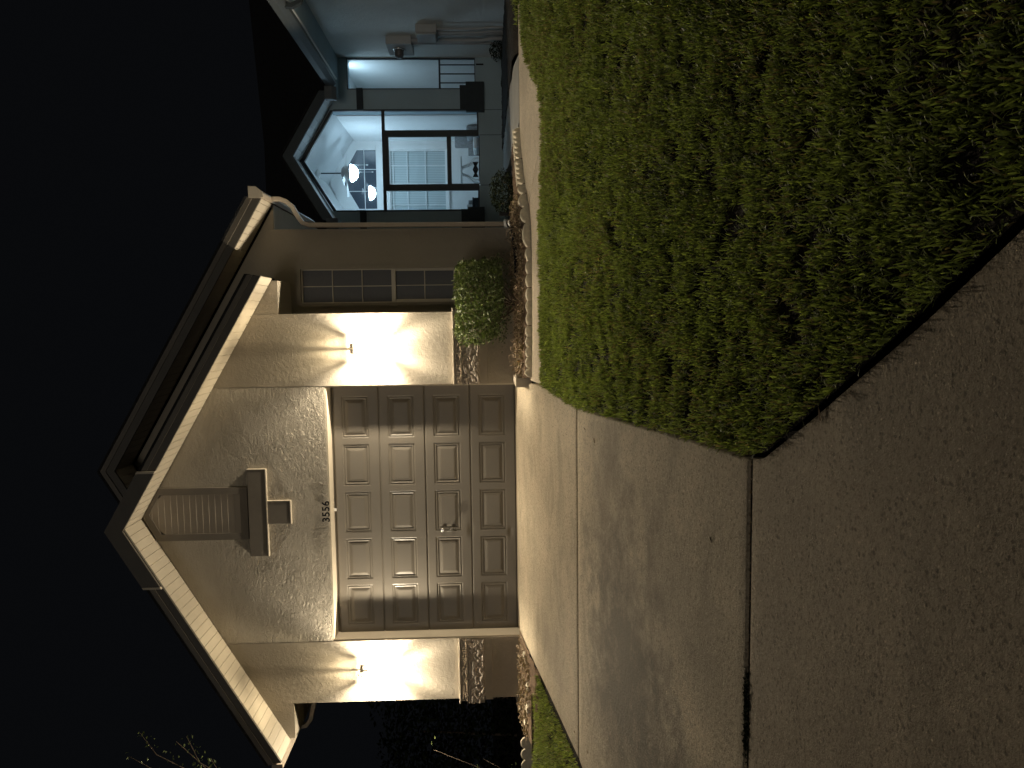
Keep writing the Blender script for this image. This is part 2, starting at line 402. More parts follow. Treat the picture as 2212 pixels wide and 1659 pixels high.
poly_slab('path', PN + PF[::-1], M_path, -.006)
poly_slab('path', PN2 + PF2[::-1], M_path, -.006)
poly_slab('porch_walk', [(5.74, -.335), (6.45, -.335), (6.40, .32), (6.72, 1.96), (6.80, 3.1), (6.80, 4.38), (6.0, 4.38), (6.0, 3.8), (5.75, 2.0), (5.64, .6)], plain('walk_concrete', (.33, .32, .30), .85, .12, 3, .5, 90), -.004)

# planting bed mulch, as lumpy ground
def bed(name, x0, x1, yf, yb, lift, mat, kz=.55):
    nx = int((x1-x0)*40)+2; ny = 30; P = np.zeros((ny, nx, 3))
    for i in range(nx):
        x = x0+(x1-x0)*i/(nx-1); a, b_ = yf(x), yb(x)
        for j in range(ny):
            y = a+(b_-a)*j/(ny-1)
            z = Tz(min(y, 0))*kz+lift+.02*mnoise.noise(Vector((x*9, y*9, 1)))+.014*mnoise.noise(Vector((x*31, y*31, 4)))
            if j == 0: z = Tz(y)-.03
            P[j, i] = (x, y, z)
    return tag(grid_mesh(name, P, mat), kind='structure')
def lin(pts):
    return lambda x: float(np.interp(x, [p[0] for p in pts], [p[1] for p in pts]))
PFL = lin(PF+PF2)
bed('mulch_bed', 3.08, 5.63, lambda x: PFL(x)+.05, lambda x: .62 if x > 3.79 else .02, .0, M_mulch)
bed('mulch_bed', -.95, .085, lambda x: -1.02+.2*(x < -.3)*abs(x+.3), lambda x: -.002, .004, M_mulch, .93)
bed('mulch_bed', 6.5, 8.02, lambda x: -.32 if x < 6.9 else .0, lambda x: 4.5, .005, M_soil)

# ------------------------------------------------------------------ the house
house = empty('house', (1.5, 0, 0), 'cream stucco house with a gabled single garage at the head of the driveway', 'house')
SL = .585; XC, ZA = 1.5, 4.255
def zr(x): return ZA-SL*abs(x-XC)
XM, ZM = 2.02, 4.575
def zm(x): return ZM-SL*abs(x-XM)
w = MB()
for a, b_ in ((-.73, 0.), (2.97, 3.78)):
    w.prism_y([(a, -.2), (b_, -.2), (b_, zr(b_)), (a, zr(a))], 0, .26 if b_ < 1 else .6)
w.prism_y([(3.781, 2.64), (4.15, 2.64), (4.15, zr(4.15)), (3.781, zr(3.781))], .003, .6)       # eave returns
w.prism_y([(-1.15, 2.64), (-.731, 2.64), (-.731, zr(-.731)), (-1.15, zr(-1.15))], .003, .6)
# wall of the main gable, set back, with its window opening
WX0, WX1, WZ0, WZ1 = 3.905, 4.308, .70, 2.52
YR = .6
w.prism_y([(3.783, -.2), (WX0, -.2), (WX0, zm(WX0)), (3.783, zm(3.783))], YR, YR+.2)
w.prism_y([(WX1, -.2), (4.776, -.2), (4.776, zm(4.776)), (WX1, zm(WX1))], YR, YR+.2)
w.prism_y([(WX0, -.2), (WX1, -.2), (WX1, WZ0), (WX0, WZ0)], YR, YR+.2)
w.prism_y([(WX0, WZ1), (WX1, WZ1), (WX1, zm(WX1)), (WX0, zm(WX0))], YR, YR+.2)
w.prism_y([(-.73, 2.3), (3.783, 2.3), (3.783, zm(3.783)), (XM, ZM), (-.73, zm(-.73))], YR+.001, YR+.2)
w.prism_y([(4.777, 2.815), (5.04, 2.815), (5.04, zm(5.04)), (4.777, zm(4.777))], YR, YR+.2)     # right eave box end
w.box(4.60, 4.774, YR+.2, 9, -.2, 2.95)
w.box(-.728, -.55, .26, 9, -.2, 2.95)
w.box(-.728, 4.774, 9.001, 9.2, -.2, 2.95)
w.build('wall', M_stucco, house)
MB().prism_y([(0.002, 2.162), (2.968, 2.162), (2.968, zr(2.968)), (XC, ZA), (0.002, zr(.002))], .005, .25).build('gable_panel', M_rough, house)
tr = MB(); tr.box(.0, .018, .012, .255, -.01, 2.162); tr.box(2.952, 2.97, .012, .255, -.01, 2.162); tr.box(.018, 2.952, .012, .255, 2.144, 2.160)
tr.build('door_trim', M_trim, house)
th = MB(); th.box(.018, 2.952, .20, .262, -.02, .012); th.build('threshold', M_trim, house)

# garage door: four sections, each a height field with five raised panels
def door_section(k, parent):
    zb = .016+k*.527; zt = zb+.521; x0, x1 = .022, 2.948
    xs = np.linspace(x0, x1, 488); zs = np.linspace(zb, zt, 88)
    X, Z = np.meshgrid(xs, zs); H = np.zeros_like(X)
    for c in range(5):
        a = .105+c*.559; b_ = a+.482
        pz0 = zb+.118; pz1 = pz0+.303
        s = np.minimum(np.minimum(X-a, b_-X), np.minimum(Z-pz0, pz1-Z))
        h = np.interp(s, [-.0, .010, .018, .026, .034, .070, .078], [0, -.011, -.002, -.006, -.013, -.002, -.001])
        H = np.where(s > 0, h, H)
    e = np.minimum(Z-zb, zt-Z); H += np.where(e < .007, -(.007-e)*1.2, 0)
    # shallow dents beside the handle
    for dx, dz, r, am in ((1.225, .554, .07, .012), (1.187, .085, .055, .012), (1.34, .60, .16, -.005), (1.0, 1.60, .25, .004), (.95, .10, .2, -.004)):
        g_ = np.exp(-(((X-dx)/r)**2+((Z-dz)/(r*.45))**2)); H -= am*g_
    H += .0012*np.sin(X*5+Z*3)
    Y = .215-H
    P = np.stack([X, Y, Z], -1)
    o = grid_mesh('door_section', P, M_door, parent)
    sm = o.data; return o
gd = MB(); gd.box(.02, 2.95, .232, .262, .0, 2.14); gd = gd.build('garage_door', M_door, house)
for k in range(4): door_section(k, gd)
ws = MB(); ws.box(.02, 2.95, .205, .230, .0, .014); ws.build('bottom_seal', M_rubber, gd)
hd = MB()
hd.tube([(1.232, .205, .778), (1.232, .165, .778)], .012, 10)
hd.tube([(1.232, .165, .72), (1.24, .158, .778), (1.225, .163, .84)], [.006, .012, .006], 8)
hd.lathe([(.022, 0), (.024, -.006), (.015, -.012)], (1.232, .212, .778), 14, 'y')
hd.tube([(1.232, .165, .778), (1.262, .16, .755)], [.011, .006], 8)
hd.build('handle', M_fascia, gd)
lk = MB(); lk.lathe([(.024, 0), (.024, -.008), (.017, -.013), (.008, -.010)], (1.228, .212, .886), 18, 'y'); lk.build('lock', M_chrome, gd)
MB().box(1.490, 1.516, .185, .205, 2.112, 2.135).build('door_sensor', M_white, house)

# vent at the gable, with its tee-shaped trim
vf = MB(); vx0, vx1, vz = 1.24, 1.842, 3.064
vo_ = [(vx0, vz), (vx1, vz), (vx1, zr(vx1)-.012), (1.54, ZA-.03), (vx0, zr(vx0)-.012)]
vi_ = [(1.316, 3.145), (1.767, 3.145), (1.767, 4.038), (1.549, 4.165), (1.316, 4.038)]
for i in range(5):
    a, b_ = vo_[i], vo_[(i+1) % 5]; c, d_ = vi_[(i+1) % 5], vi_[i]
    vf.prism_y([a, b_, c, d_], -.028, .004)
vf.build('vent_frame', M_taupe, house)
vl = MB()
zz = 3.145
while zz < 4.14:
    z1 = min(zz+.0705, 4.16)
    def hw(z): 
        return (1.316, 1.767) if z < 4.038 else (1.549-(4.166-z)/.127*.233, 1.549+(4.166-z)/.127*.218)
    a0, a1 = hw(zz), hw(z1)
    vl.add([(a0[0], -.022, zz), (a0[1], -.022, zz), (a1[1], -.0175, z1), (a1[0], -.0175, z1), (a1[1], -.022, z1), (a1[0], -.022, z1)], [(0, 1, 2, 3), (3, 2, 4, 5)])
    zz += .0705
vl.build('vent_louvre', M_louvre, house)
tt = MB(); tt.box(1.043, 2.04, -.038, .004, 2.852, 3.052); tt.build('tee_trim', M_taupe, house, .004)
tt = MB(); tt.box(1.413, 1.674, -.035, .004, 2.588, 2.850); tt.build('tee_trim', M_taupe, house, .004)
tl = MB(); tl.box(1.04, 2.043, -.043, .006, 2.840, 2.851); tl.box(1.409, 1.678, -.040, .006, 2.577, 2.587); tl.box(2.041, 2.047, -.041, .006, 2.8515, 3.055); tl.box(1.675, 1.681, -.038, .006, 2.588, 2.839)
tl.build('trim_edge', M_trim, house)

# carved stone bands round the columns
def band_block(x0, x1, z0, z1, proud, rough, left_out, parent, name, mat):
    """front face plus visible outer end, displaced"""
    xa = x0-(proud if left_out else 0); xb = x1+(proud if not left_out else 0)
    path = ([(xa, .3, -1, 0)] if left_out else []) + [(xa, -proud, 0, -1)] + [(xb, -proud, 0, -1)] + ([] if left_out else [(xb, .3, 1, 0)])
    pts = []
    for (ax, ay, _, _), (bx, by, _, _) in zip(path, path[1:]):
        L = math.hypot(bx-ax, by-ay); n = max(2, int(L/.006)); d = Vector((bx-ax, by-ay, 0)).normalized(); nn = Vector((d.y, -d.x, 0))
        for i in range(n+1): pts.append((ax+(bx-ax)*i/n, ay+(by-ay)*i/n, nn))
    nz = max(2, int((z1-z0)/.006)); P = np.zeros((nz+3, len(pts), 3))
    for j in range(nz+1):
        z = z0+(z1-z0)*j/nz
        for i, (x, y, nn) in enumerate(pts):
            q = Vector((x*17, y*17, z*26)); h = 0
            if rough:
                q = q + .5*Vector((mnoise.noise(q*.6), mnoise.noise(q*.6+Vector((5, 5, 5))), mnoise.noise(q*.6+Vector((9, 1, 3)))))
                r1 = abs(mnoise.noise(q)); r2 = abs(mnoise.noise(q*2.1+Vector((3, 7, 1))))
                h = .021*min(1, r1*4)-.005*min(1, r2*3)+.006*mnoise.noise(q*.35)
                e = min(z-z0, z1-z)/.012; h = h*min(1, max(.0, e))
                h -= .012
            P[j+1, i] = (x+nn.x*h, y+nn.y*h, z)
    for i, (x, y, nn) in enumerate(pts):
        P[0, i] = (x-nn.x*(proud+.01), y-nn.y*(proud+.01), z0); P[-1, i] = (x-nn.x*(proud+.01), y-nn.y*(proud+.01), z1)
    return grid_mesh(name, P, mat, parent)
for lo, x0, x1 in ((True, -.73, 0.), (False, 2.97, 3.78)):
    e0 = -.058 if lo else 0; e1 = 0 if lo else .058
    b = MB(); b.box(x0+(e0)*.8, x1+e1*.8, -.042, .3, .700, .716); b = b.build('column_band', M_trim, house, .003)
    band_block(x0, x1, .618, .699, .026, True, lo, b, 'carved_course', M_band)
    band_block(x0, x1, .418, .616, .044, True, lo, b, 'carved_course', M_band)
    c = MB(); c.box(x0+(e0*1.0), x1+e1*1.0, -.056, .29, .6165, .6185); c.build('ledge', M_trim, b)
    band_block(x0, x1, .322, .417, .016, False, lo, b, 'plain_course', M_bandflat)

# window
wf = MB(); o_ = (3.868, 4.35, .645, 2.57)
y0, y1 = YR-.022, YR+.004
for a in ((o_[0], WX0, o_[2], o_[3]), (WX1, o_[1], o_[2], o_[3]), (WX0, WX1, o_[2], WZ0), (WX0, WX1, WZ1, o_[3])): wf.box(a[0], a[1], y0, y1, a[2], a[3])
wf.build('window_surround', M_stucco, house)
wn_ = MB()
wn_.box(WX0, WX0+.013, YR+.02, YR+.09, WZ0, WZ1); wn_.box(WX1-.013, WX1, YR+.02, YR+.09, WZ0, WZ1)
wn_.box(WX0+.013, WX1-.013, YR+.02, YR+.09, WZ0, WZ0+.014); wn_.box(WX0+.013, WX1-.013, YR+.02, YR+.09, WZ1-.014, WZ1)
wn_.box(WX0+.013, WX1-.013, YR+.015, YR+.085, 1.405, 1.452)
win = wn_.build('window', M_winframe, house)
mu = MB()
mu.box(3.918, 3.944, YR+.03, YR+.07, .714, 1.405); mu.box(4.28, 4.295, YR+.03, YR+.07, .714, 1.405)   # lower sash stiles
mu.box(4.100, 4.110, YR+.032, YR+.056, 1.452, 2.506)
for z in (1.803, 2.154): mu.box(3.918, 4.295, YR+.033, YR+.055, z-.005, z+.005)
mu.box(4.104, 4.113, YR+.042, YR+.066, .714, 1.405); mu.box(3.944, 4.28, YR+.043, YR+.065, 1.055, 1.065)
mu.build('muntin', M_winframe, win)
MB().box(3.918, 4.295, YR+.058, YR+.07, 1.452, 2.506).build('pane', M_screenpane, win)
MB().box(3.944, 4.28, YR+.068, YR+.08, .714, 1.405).build('pane', M_screenpane, win)

# roofs with drip edge, fascia and grooved soffit
def chevron(xc, za, hw, lo, hi, slope):
    """closed chevron polygon between two offsets above the line z=za-slope|x-xc|"""
    return [(xc-hw, za-slope*hw+lo), (xc, za+lo), (xc+hw, za-slope*hw+lo), (xc+hw, za-slope*hw+hi), (xc, za+hi), (xc-hw, za-slope*hw+hi)]
def split_chev(b, poly, y0, y1):
    p = poly; b.prism_y([p[0], p[1], p[4], p[5]], y0, y1); b.prism_y([p[1], p[2], p[3], p[4]], y0, y1)
def soffit_boards(b, x_in, x_out, zf, y0, y1, pitch=.0835, gap=.005, th=.012):
    s = 1 if x_out > x_in else -1; x = x_in
    while (x_out-x)*s > .01:
        xe = x+s*(pitch-gap); xe = xe if (x_out-xe)*s > 0 else x_out
        pl = [(x, zf(x)), (xe, zf(xe)), (xe, zf(xe)+th), (x, zf(x)+th)]
        b.prism_y(pl, y0, y1); x += s*pitch
    b.prism_y([(x_in, zf(x_in)+th-.002), (x_out, zf(x_out)+th-.002), (x_out, zf(x_out)+th+.01), (x_in, zf(x_in)+th+.01)], y0, y1-.01)
def rake(b_roof, b_fas, b_drip, b_sof, xc, za, hw, slope, yf, yw, yb, fh, x_lo=None):
    zf = lambda x: za-slope*abs(x-xc)
    split_chev(b_fas, chevron(xc, za, hw, 0, fh, slope), yf, yf+.03)
    split_chev(b_drip, chevron(xc, za, hw+.012, fh*.72, fh+.025, slope), yf-.014, yf-.001)
    split_chev(b_roof, chevron(xc, za, hw+.02, fh+.026, fh+.055, slope), yf-.022, yb)
    split_chev(b_roof, chevron(xc, za, hw-.05, .05, fh+.024, slope), yf+.04, yb)
    soffit_boards(b_sof, xc+.004, xc+hw-.002, zf, yf+.031, yw); soffit_boards(b_sof, xc-.004, xc-hw+.002, zf, yf+.031, yw)
rf, fa, dr, so = MB(), MB(), MB(), MB()
rake(rf, fa, dr, so, XC, ZA, 2.68, SL, -.45, -.002, 1.2, .120)
roof = rf.build('garage_roof', M_shingle, house)
fas = fa.build('fascia', M_fascia, roof); dr.build('drip_edge', M_drip, roof); so.build('soffit', M_soffit, roof)
# thicker cover boards over the peak, with ends painted pale to look lit
pk = MB(); split_chev(pk, chevron(1.49, 4.262, .62, -.016, .175, SL), -.495, -.466); pk.build('peak_cover', M_fascia, roof)
pe = MB()
for sx in (-1, 1):
    x = 1.49+sx*.62; z = 4.262-SL*.62; pe = MB()
    pe.prism_y([(x, z-.016), (x+sx*.022, z-.029), (x+sx*.022, z+.162), (x, z+.175)], -.498, -.462)
    pe.build('cover_end', M_trim, roof)
rf, fa, dr, so = MB(), MB(), MB(), MB()
rake(rf, fa, dr, so, XM, ZM+.03, 3.05, SL, .15, .598, 9.3, .130)
roof2 = rf.build('main_roof', M_shingle, house)
fa.build('fascia', M_fascia, roof2); dr.build('drip_edge', M_drip, roof2); so.build('soffit', M_soffit, roof2)
es = MB(); 
y = .62
while y < 2.75: es.box(4.778, 5.06, y, y+.062, 2.806, 2.818); y += .068
es.box(4.778, 5.06, .8, 9, 2.8185, 2.828); es.build('eave_soffit', M_nsoffit, roof2)
gu = MB(); gprof = [(5.075, 2.80), (5.13, 2.80), (5.185, 2.87), (5.19, 2.93), (5.075, 2.93)]
gu.prism_y(gprof, .13, 2.8); gu.build('gutter', M_gutter, house); gu = MB()
gprofl = [(-1.215, 2.68), (-1.265, 2.68), (-1.31, 2.75), (-1.315, 2.80), (-1.215, 2.80)]
gu.prism_y(gprofl, -.42, 2.2); gu.build('gutter', M_gutter, house)
gc = MB(); gc.prism_y([(5.07, 2.79), (5.135, 2.79), (5.195, 2.865), (5.20, 2.95), (5.07, 2.95)], .122, .129); gc.build('gutter_cap', M_trim, house)
ds = MB(); yd = .535
ds.rtube([(5.12, yd, 2.80), (5.118, yd, 2.71), (5.09, yd, 2.64), (5.03, yd, 2.57), (4.90, yd, 2.50), (4.84, yd, 2.455), (4.815, yd, 2.38), (4.812, yd, 2.0), (4.808, yd, 1.0), (4.806, yd, .10)], .07, .052)
ds.build('downspout', M_gutter, house, .006)
ds = MB(); yd = .45
ds.rtube([(-1.25, yd, 2.70), (-1.24, yd, 2.62), (-1.16, yd, 2.56), (-.90, yd, 2.50), (-.80, yd, 2.44), (-.775, yd, 2.35), (-.77, yd, .12), (-.80, yd, .04), (-1.05, yd-.12, .0)], .07, .052)
ds.build('downspout', M_gutter, house, .006)

# ------------------------------------------------------------------ house number
hn = empty('house_number', (1.54, -.02, 2.15), 'black metal house number 3556 above the garage door', 'house number')
for k, ch in enumerate('3556'):
    cu = bpy.data.curves.new('digit', 'FONT'); cu.body = ch; cu.size = .118; cu.extrude = .006; cu.offset = .0016
    to = bpy.data.objects.new('digit_tmp', cu); S.collection.objects.link(to)
    bpy.context.view_layer.update()
    me = bpy.data.meshes.new_from_object(to); bpy.data.objects.remove(to)
    o = bpy.data.objects.new('digit', me); S.collection.objects.link(o); me.materials.clear(); me.materials.append(M_black)
    o.parent = hn; o.rotation_euler = (math.radians(90), 0, 0); o.location = (-.125+k*.0625, .004, .0)

# ------------------------------------------------------------------ lanterns
def lantern(x, label):
    L = empty('wall_lantern', (x, 0, 1.62), label, 'wall lamp', 'wall lanterns either side of the garage door')
    yc = -.165; bz = 1.59
    p = MB(); p.box(x-.055, x+.055, -.022, -.0005, 1.60, 1.832); p.build('backplate', M_metal, L, .005)
    a = MB(); pts = [(x, -.02, 1.79)]
    for i in range(9):
        an = math.radians(180-i*30); pts.append((x, -.09+.035*math.cos(an)*1.2, 1.815+.035*math.sin(an)))
    pts = [(x, -.02, 1.76), (x, -.07, 1.775), (x, -.088, 1.81), (x, -.10, 1.845), (x, -.12, 1.864), (x, -.15, 1.857), (x, yc, 1.82), (x, yc, 1.80)]
    a.tube(pts, [.008, .008, .008, .008, .008, .008, .007, .006], 8); a.build('scroll_arm', M_metal, L)
    c = MB(); h = .072; zt = 1.742
    for sx in (-1, 1):
        c.box(x+sx*h-.008, x+sx*h+.008, yc-h-.008, yc+h+.008, zt-.005, zt+.004)
        c.box(x-h+.0081, x+h-.0081, yc+sx*h-.008, yc+sx*h+.008, zt-.005, zt+.004)
        for sy in (-1, 1):
            c.tube([(x+sx*h*.95, yc+sy*h*.95, zt), (x+sx*h*.62, yc+sy*h*.62, zt+.014), (x+sx*h*.28, yc+sy*h*.28, zt+.035), (x+sx*.006, yc+sy*.006, zt+.052)], .006, 6)
    c.lathe([(.012, 0), (.016, .008), (.008, .016), (.011, .024), (.004, .036)], (x, yc, zt+.046), 12); c.build('cap', M_metal, L)
    f = MB(); b0 = .058; zb = 1.518
    for sx in (-1, 1):
        f.box(x+sx*b0-.010, x+sx*b0+.010, yc-b0-.010, yc+b0+.010, zb-.004, zb+.005)
        f.box(x-b0+.0101, x+b0-.0101, yc+sx*b0-.010, yc+sx*b0+.010, zb-.004, zb+.005)
        for sy in (-1, 1): f.tube([(x+sx*b0, yc+sy*b0, zb), (x+sx*.068, yc+sy*.068, zt-.005)], .0035, 6)
    f.box(x-.006, x+.006, yc-b0, yc+b0, zb-.003, zb+.003)
    f.build('frame', M_metal, L)
    gmb = MB()
    for sx in (-1, 1):
        gmb.add([(x+sx*(b0-.002), yc-b0+.004, zb+.006), (x+sx*(b0-.002), yc+b0-.004, zb+.006), (x+sx*.066, yc+.062, zt-.006), (x+sx*.066, yc-.062, zt-.006)], [(0, 1, 2, 3)])
        gmb.add([(x-b0+.004, yc+sx*(b0-.002), zb+.006), (x+b0-.004, yc+sx*(b0-.002), zb+.006), (x+.062, yc+sx*.066, zt-.006), (x-.062, yc+sx*.066, zt-.006)], [(0, 1, 2, 3)])
    gmb.build('glass', M_pane, L)
    rg = MB()
    for sx, sy in ((1, 0), (-1, 0), (0, 1), (0, -1)):
        q = []
        for rr, zz in ((h-.012, zt+.003), (h*.60, zt+.015), (h*.26, zt+.036), (.008, zt+.050)):
            a1 = (x+sx*rr-sy*rr, yc+sy*rr+sx*rr, zz); a2 = (x+sx*rr+sy*rr, yc+sy*rr-sx*rr, zz); q += [a1, a2]
        rg.add(q, [(0, 1, 3, 2), (2, 3, 5, 4), (4, 5, 7, 6)])
    rg.build('roof_glass', M_roofglass, L)
    s_ = MB(); s_.lathe([(.010, 0), (.012, .002), (.012, .03), (.008, .034)], (x, yc, zb+.004), 12); s_.build('socket', M_white, L)
    b = MB(); b.lathe([(.006, .002), (.018, .013), (.0245, .028), (.0245, .038), (.018, .055), (.009, .068), (.002, .072)], (x, yc, zb+.048), 14); b.build('bulb', M_bulb, L)
    return L
lantern(3.385, 'lit wall lantern on the right column, above the round shrub')
lantern(-.345, 'lit wall lantern on the left column, nearest the left corner of the house')

# ------------------------------------------------------------------ neighbour's house with the lit screened porch
nb = empty('neighbor_house', (6.5, 4.5, 0), 'grey house with a lit screened porch and gable behind the lawn', 'house')
YP = 4.5; PX, PZ = 6.335, 3.385; PS = .605
def zp(x): return PZ-PS*abs(x-PX)
w = MB(); ZT = 2.80
w.prism_y([(5.0, -.2), (5.52, -.2), (5.52, zp(5.52)), (5.3, zp(5.3)), (5.0, 2.76)], YP, YP+.22)
w.prism_y([(7.165, -.2), (7.5, -.2), (7.5, 2.75), (7.35, 2.77), (7.165, zp(7.165))], YP, YP+.30)
w.prism_y([(7.5, -.2), (8.011, -.2), (8.011, .44), (7.5, .44)], YP, YP+.22)
w.prism_y([(7.5, 2.56), (8.011, 2.56), (8.011, 2.80), (7.5, 2.76)], YP, YP+.22)
w.prism_y([(5.52, -.2), (5.93, -.2), (5.93, .40), (5.52, .40)], YP, YP+.22)
w.prism_y([(5.931, -.2), (6.755, -.2), (6.755, .385), (5.931, .385)], YP+.012, YP+.2)
w.prism_y([(6.756, -.2), (7.165, -.2), (7.165, .42), (6.756, .42)], YP, YP+.22)
w.build('wall', M_nwall, nb)
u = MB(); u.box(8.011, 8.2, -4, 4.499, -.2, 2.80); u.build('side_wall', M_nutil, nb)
# screen frames
fr = MB(); f0, f1 = YP-.012, YP+.05; iz = 3.318
def bar(x0, x1, z0, z1, y0=f0, y1=f1): fr.box(x0, x1, y0, y1, z0, z1)
fr.prism_y([(5.52, 2.80), (PX, iz-.012), (PX, iz+.045), (5.52, 2.855)], f0, f1); fr.prism_y([(PX, iz-.012), (7.165, 2.80), (7.165, 2.855), (PX, iz+.045)], f0, f1)
bar(5.505, 5.53, .64, 2.80); bar(7.150, 7.175, .42, 2.80)
bar(5.53, 7.15, 1.962, 2.012); bar(5.846, 5.950, .40, 1.962); bar(6.735, 6.835, .40, 1.962)
bar(5.53, 5.846, .40, .424); bar(6.835, 7.15, .40, .424)
fr.build('screen_frame', M_dark, nb)
sd = MB(); sd.box(5.951, 6.734, YP+.0, YP+.035, 1.906, 1.9615); sd.box(5.951, 6.734, YP, YP+.035, .386, .40)
sd.box(5.951, 6.734, YP, YP+.035, .862, .935); sd.box(5.951, 5.957, YP, YP+.035, .40, .862); sd.box(6.728, 6.734, YP, YP+.035, .935, 1.906)
door = sd.build('screen_door', M_dark, nb)
MB().add([(5.956, YP+.02, .40), (6.73, YP+.02, .40), (6.73, YP+.02, 1.906), (5.956, YP+.02, 1.906)], [(0, 1, 2, 3)]).build('screen', M_screen, door)
s2 = MB(); s2.add([(5.53, YP+.02, 2.012), (7.15, YP+.02, 2.012), (7.15, YP+.02, 2.80), (PX, YP+.02, iz-.012), (5.53, YP+.02, 2.80)], [(0, 1, 2, 3, 4)])
for a, b_ in ((5.53, 5.846), (6.835, 7.15)): s2.add([(a, YP+.02, .424), (b_, YP+.02, .424), (b_, YP+.02, 1.962), (a, YP+.02, 1.962)], [(0, 1, 2, 3)])
s2.build('insect_screen', M_screen, nb)
fr = MB(); bar(7.5, 7.512, .44, 2.56); bar(7.985, 7.999, .44, 2.56); bar(7.512, 7.985, 2.548, 2.56); bar(7.512, 7.985, 1.018, 1.045)
fr.build('screen_frame', M_dark, nb)
ra = MB()
for xx in (7.601, 7.745, 7.891): ra.box(xx-.008, xx+.008, YP-.008, YP+.012, .452, 1.018)
ra.box(7.512, 7.985, YP-.011, YP+.02, .44, .452); ra.build('railing', M_dark, nb)
mp = MB(); mp.box(7.885, 7.905, YP-.02, YP-.001, .30, .425); mp.build('door_latch', M_black, nb)
# bands round the pilasters
for a, b_ in ((5.17, 5.53), (7.158, 7.512)):
    t_ = MB(); t_.box(a, b_, YP-.045, YP-.0005, 2.305, 2.408); t_.build('pilaster_band', M_nband, nb)
t_ = MB(); t_.box(7.12, 7.60, YP-.075, YP-.0005, .30, .60); t_.box(7.15, 7.55, YP-.055, YP-.0005, .601, .70); t_.build('pilaster_base', M_nband, nb)
t_ = MB(); t_.box(5.1, 5.56, YP-.075, YP-.0005, .32, .60); t_.box(5.13, 5.53, YP-.055, YP-.0005, .601, .71); t_.build('pilaster_base', M_nband, nb)
# seam lines of the knee wall
for xx in (5.93, 6.755, 7.165):
    kw = MB(); kw.box(xx-.004, xx+.004, YP-.002, YP+.001, .0, .38); kw.build('wall_joint', M_nband, nb)
# roof
rf, fa, so = MB(), MB(), MB(); yf, hw = 4.05, 1.02
split_chev(fa, chevron(PX, PZ, hw, 0, .17, PS), yf, yf+.03)
split_chev(rf, chevron(PX, PZ, hw+.02, .175, .20, PS), yf-.02, 9)
zf = lambda x: PZ-PS*abs(x-PX)
soffit_boards(so, PX+.003, PX+hw, zf, yf+.031, YP-.001, .12); soffit_boards(so, PX-.003, PX-hw, zf, yf+.031, YP-.001, .12)
nroof = rf.build('porch_roof', M_shingle, nb); fa.build('fascia', M_nfascia, nroof); so.build('soffit', M_nsoffit, nroof)
rf = MB()
for a, b_ in ((4.9, 5.33), (7.35, 7.52)):
    rf.add([(a, 4.08, 2.86), (b_, 4.08, 2.86), (b_, 9., 5.2), (a, 9., 5.2), (a, 4.08, 2.80), (b_, 4.08, 2.80), (b_, 9., 5.14), (a, 9., 5.14)],
           [(0, 1, 2, 3), (4, 7, 6, 5), (0, 4, 5, 1), (1, 5, 6, 2), (0, 3, 7, 4)])
rf.add([(5.33, 4.30, 2.965), (PX, 5.60, 3.58), (5.33, 5.60, 3.58)], [(0, 1, 2)]); rf.add([(7.35, 4.30, 2.965), (7.60, 5.60, 3.58), (PX, 5.60, 3.58)], [(0, 1, 2)])
rf.add([(7.44, 4.12, 2.87), (11.5, 8.1, 5.22), (7.6, 9., 5.2), (7.36, 5.6, 3.58)], [(0, 1, 2), (0, 2, 3)])
rf.add([(5.3, 5.6, 3.58), (7.6, 5.6, 3.58), (12, 9., 5.2), (5.3, 9., 5.2)], [(0, 1, 2, 3)])
rf.add([(7.44, -4, 2.83), (7.44, 4.1, 2.83), (11.5, 8.1, 5.25), (11.5, -4, 5.25), (7.44, -4, 2.80), (7.44, 4.1, 2.80), (11.5, 8.1, 5.22), (11.5, -4, 5.22)],
       [(0, 1, 2, 3), (4, 7, 6, 5), (0, 3, 7, 4), (1, 0, 4, 5), (2, 1, 5, 6)])
rf.build('roof', M_shingle, nb)
ga = MB()
ga.prism_y([(7.52, 2.66), (7.46, 2.66), (7.40, 2.72), (7.395, 2.80), (7.52, 2.80)], -3.9, 4.05)
ga.prism_x([(4.07, 2.66), (4.01, 2.66), (3.96, 2.72), (3.955, 2.83), (4.07, 2.83)], 7.20, 7.40)
ga.box(5.15, 5.34, 4.0, 4.07, 2.70, 2.88)
ga.build('gutter', M_ngutter, nb)
sf = MB(); sf.box(7.521, 8.01, -4, 4.49, 2.70, 2.715); sf.box(7.36, 7.52, 4.08, 4.49, 2.70, 2.715); sf.box(5.0, 5.33, 4.08, 4.49, 2.70, 2.715); sf.build('eave_soffit', M_nwall, nb)
ff = MB(); ff.box(7.521, 7.54, -4, 4.05, 2.64, 2.699); ff.build('fascia', M_nsoffit, nb)
dn = MB(); xx = 7.62
dn.rtube([(7.47, 1.0, 2.68), (7.47, 1.02, 2.60), (7.52, 1.04, 2.52), (7.80, 1.10, 2.44), (7.93, 1.12, 2.38), (7.96, 1.12, 2.2), (7.96, 1.12, .05)], .075, .055); dn.build('downspout', M_nband, nb)
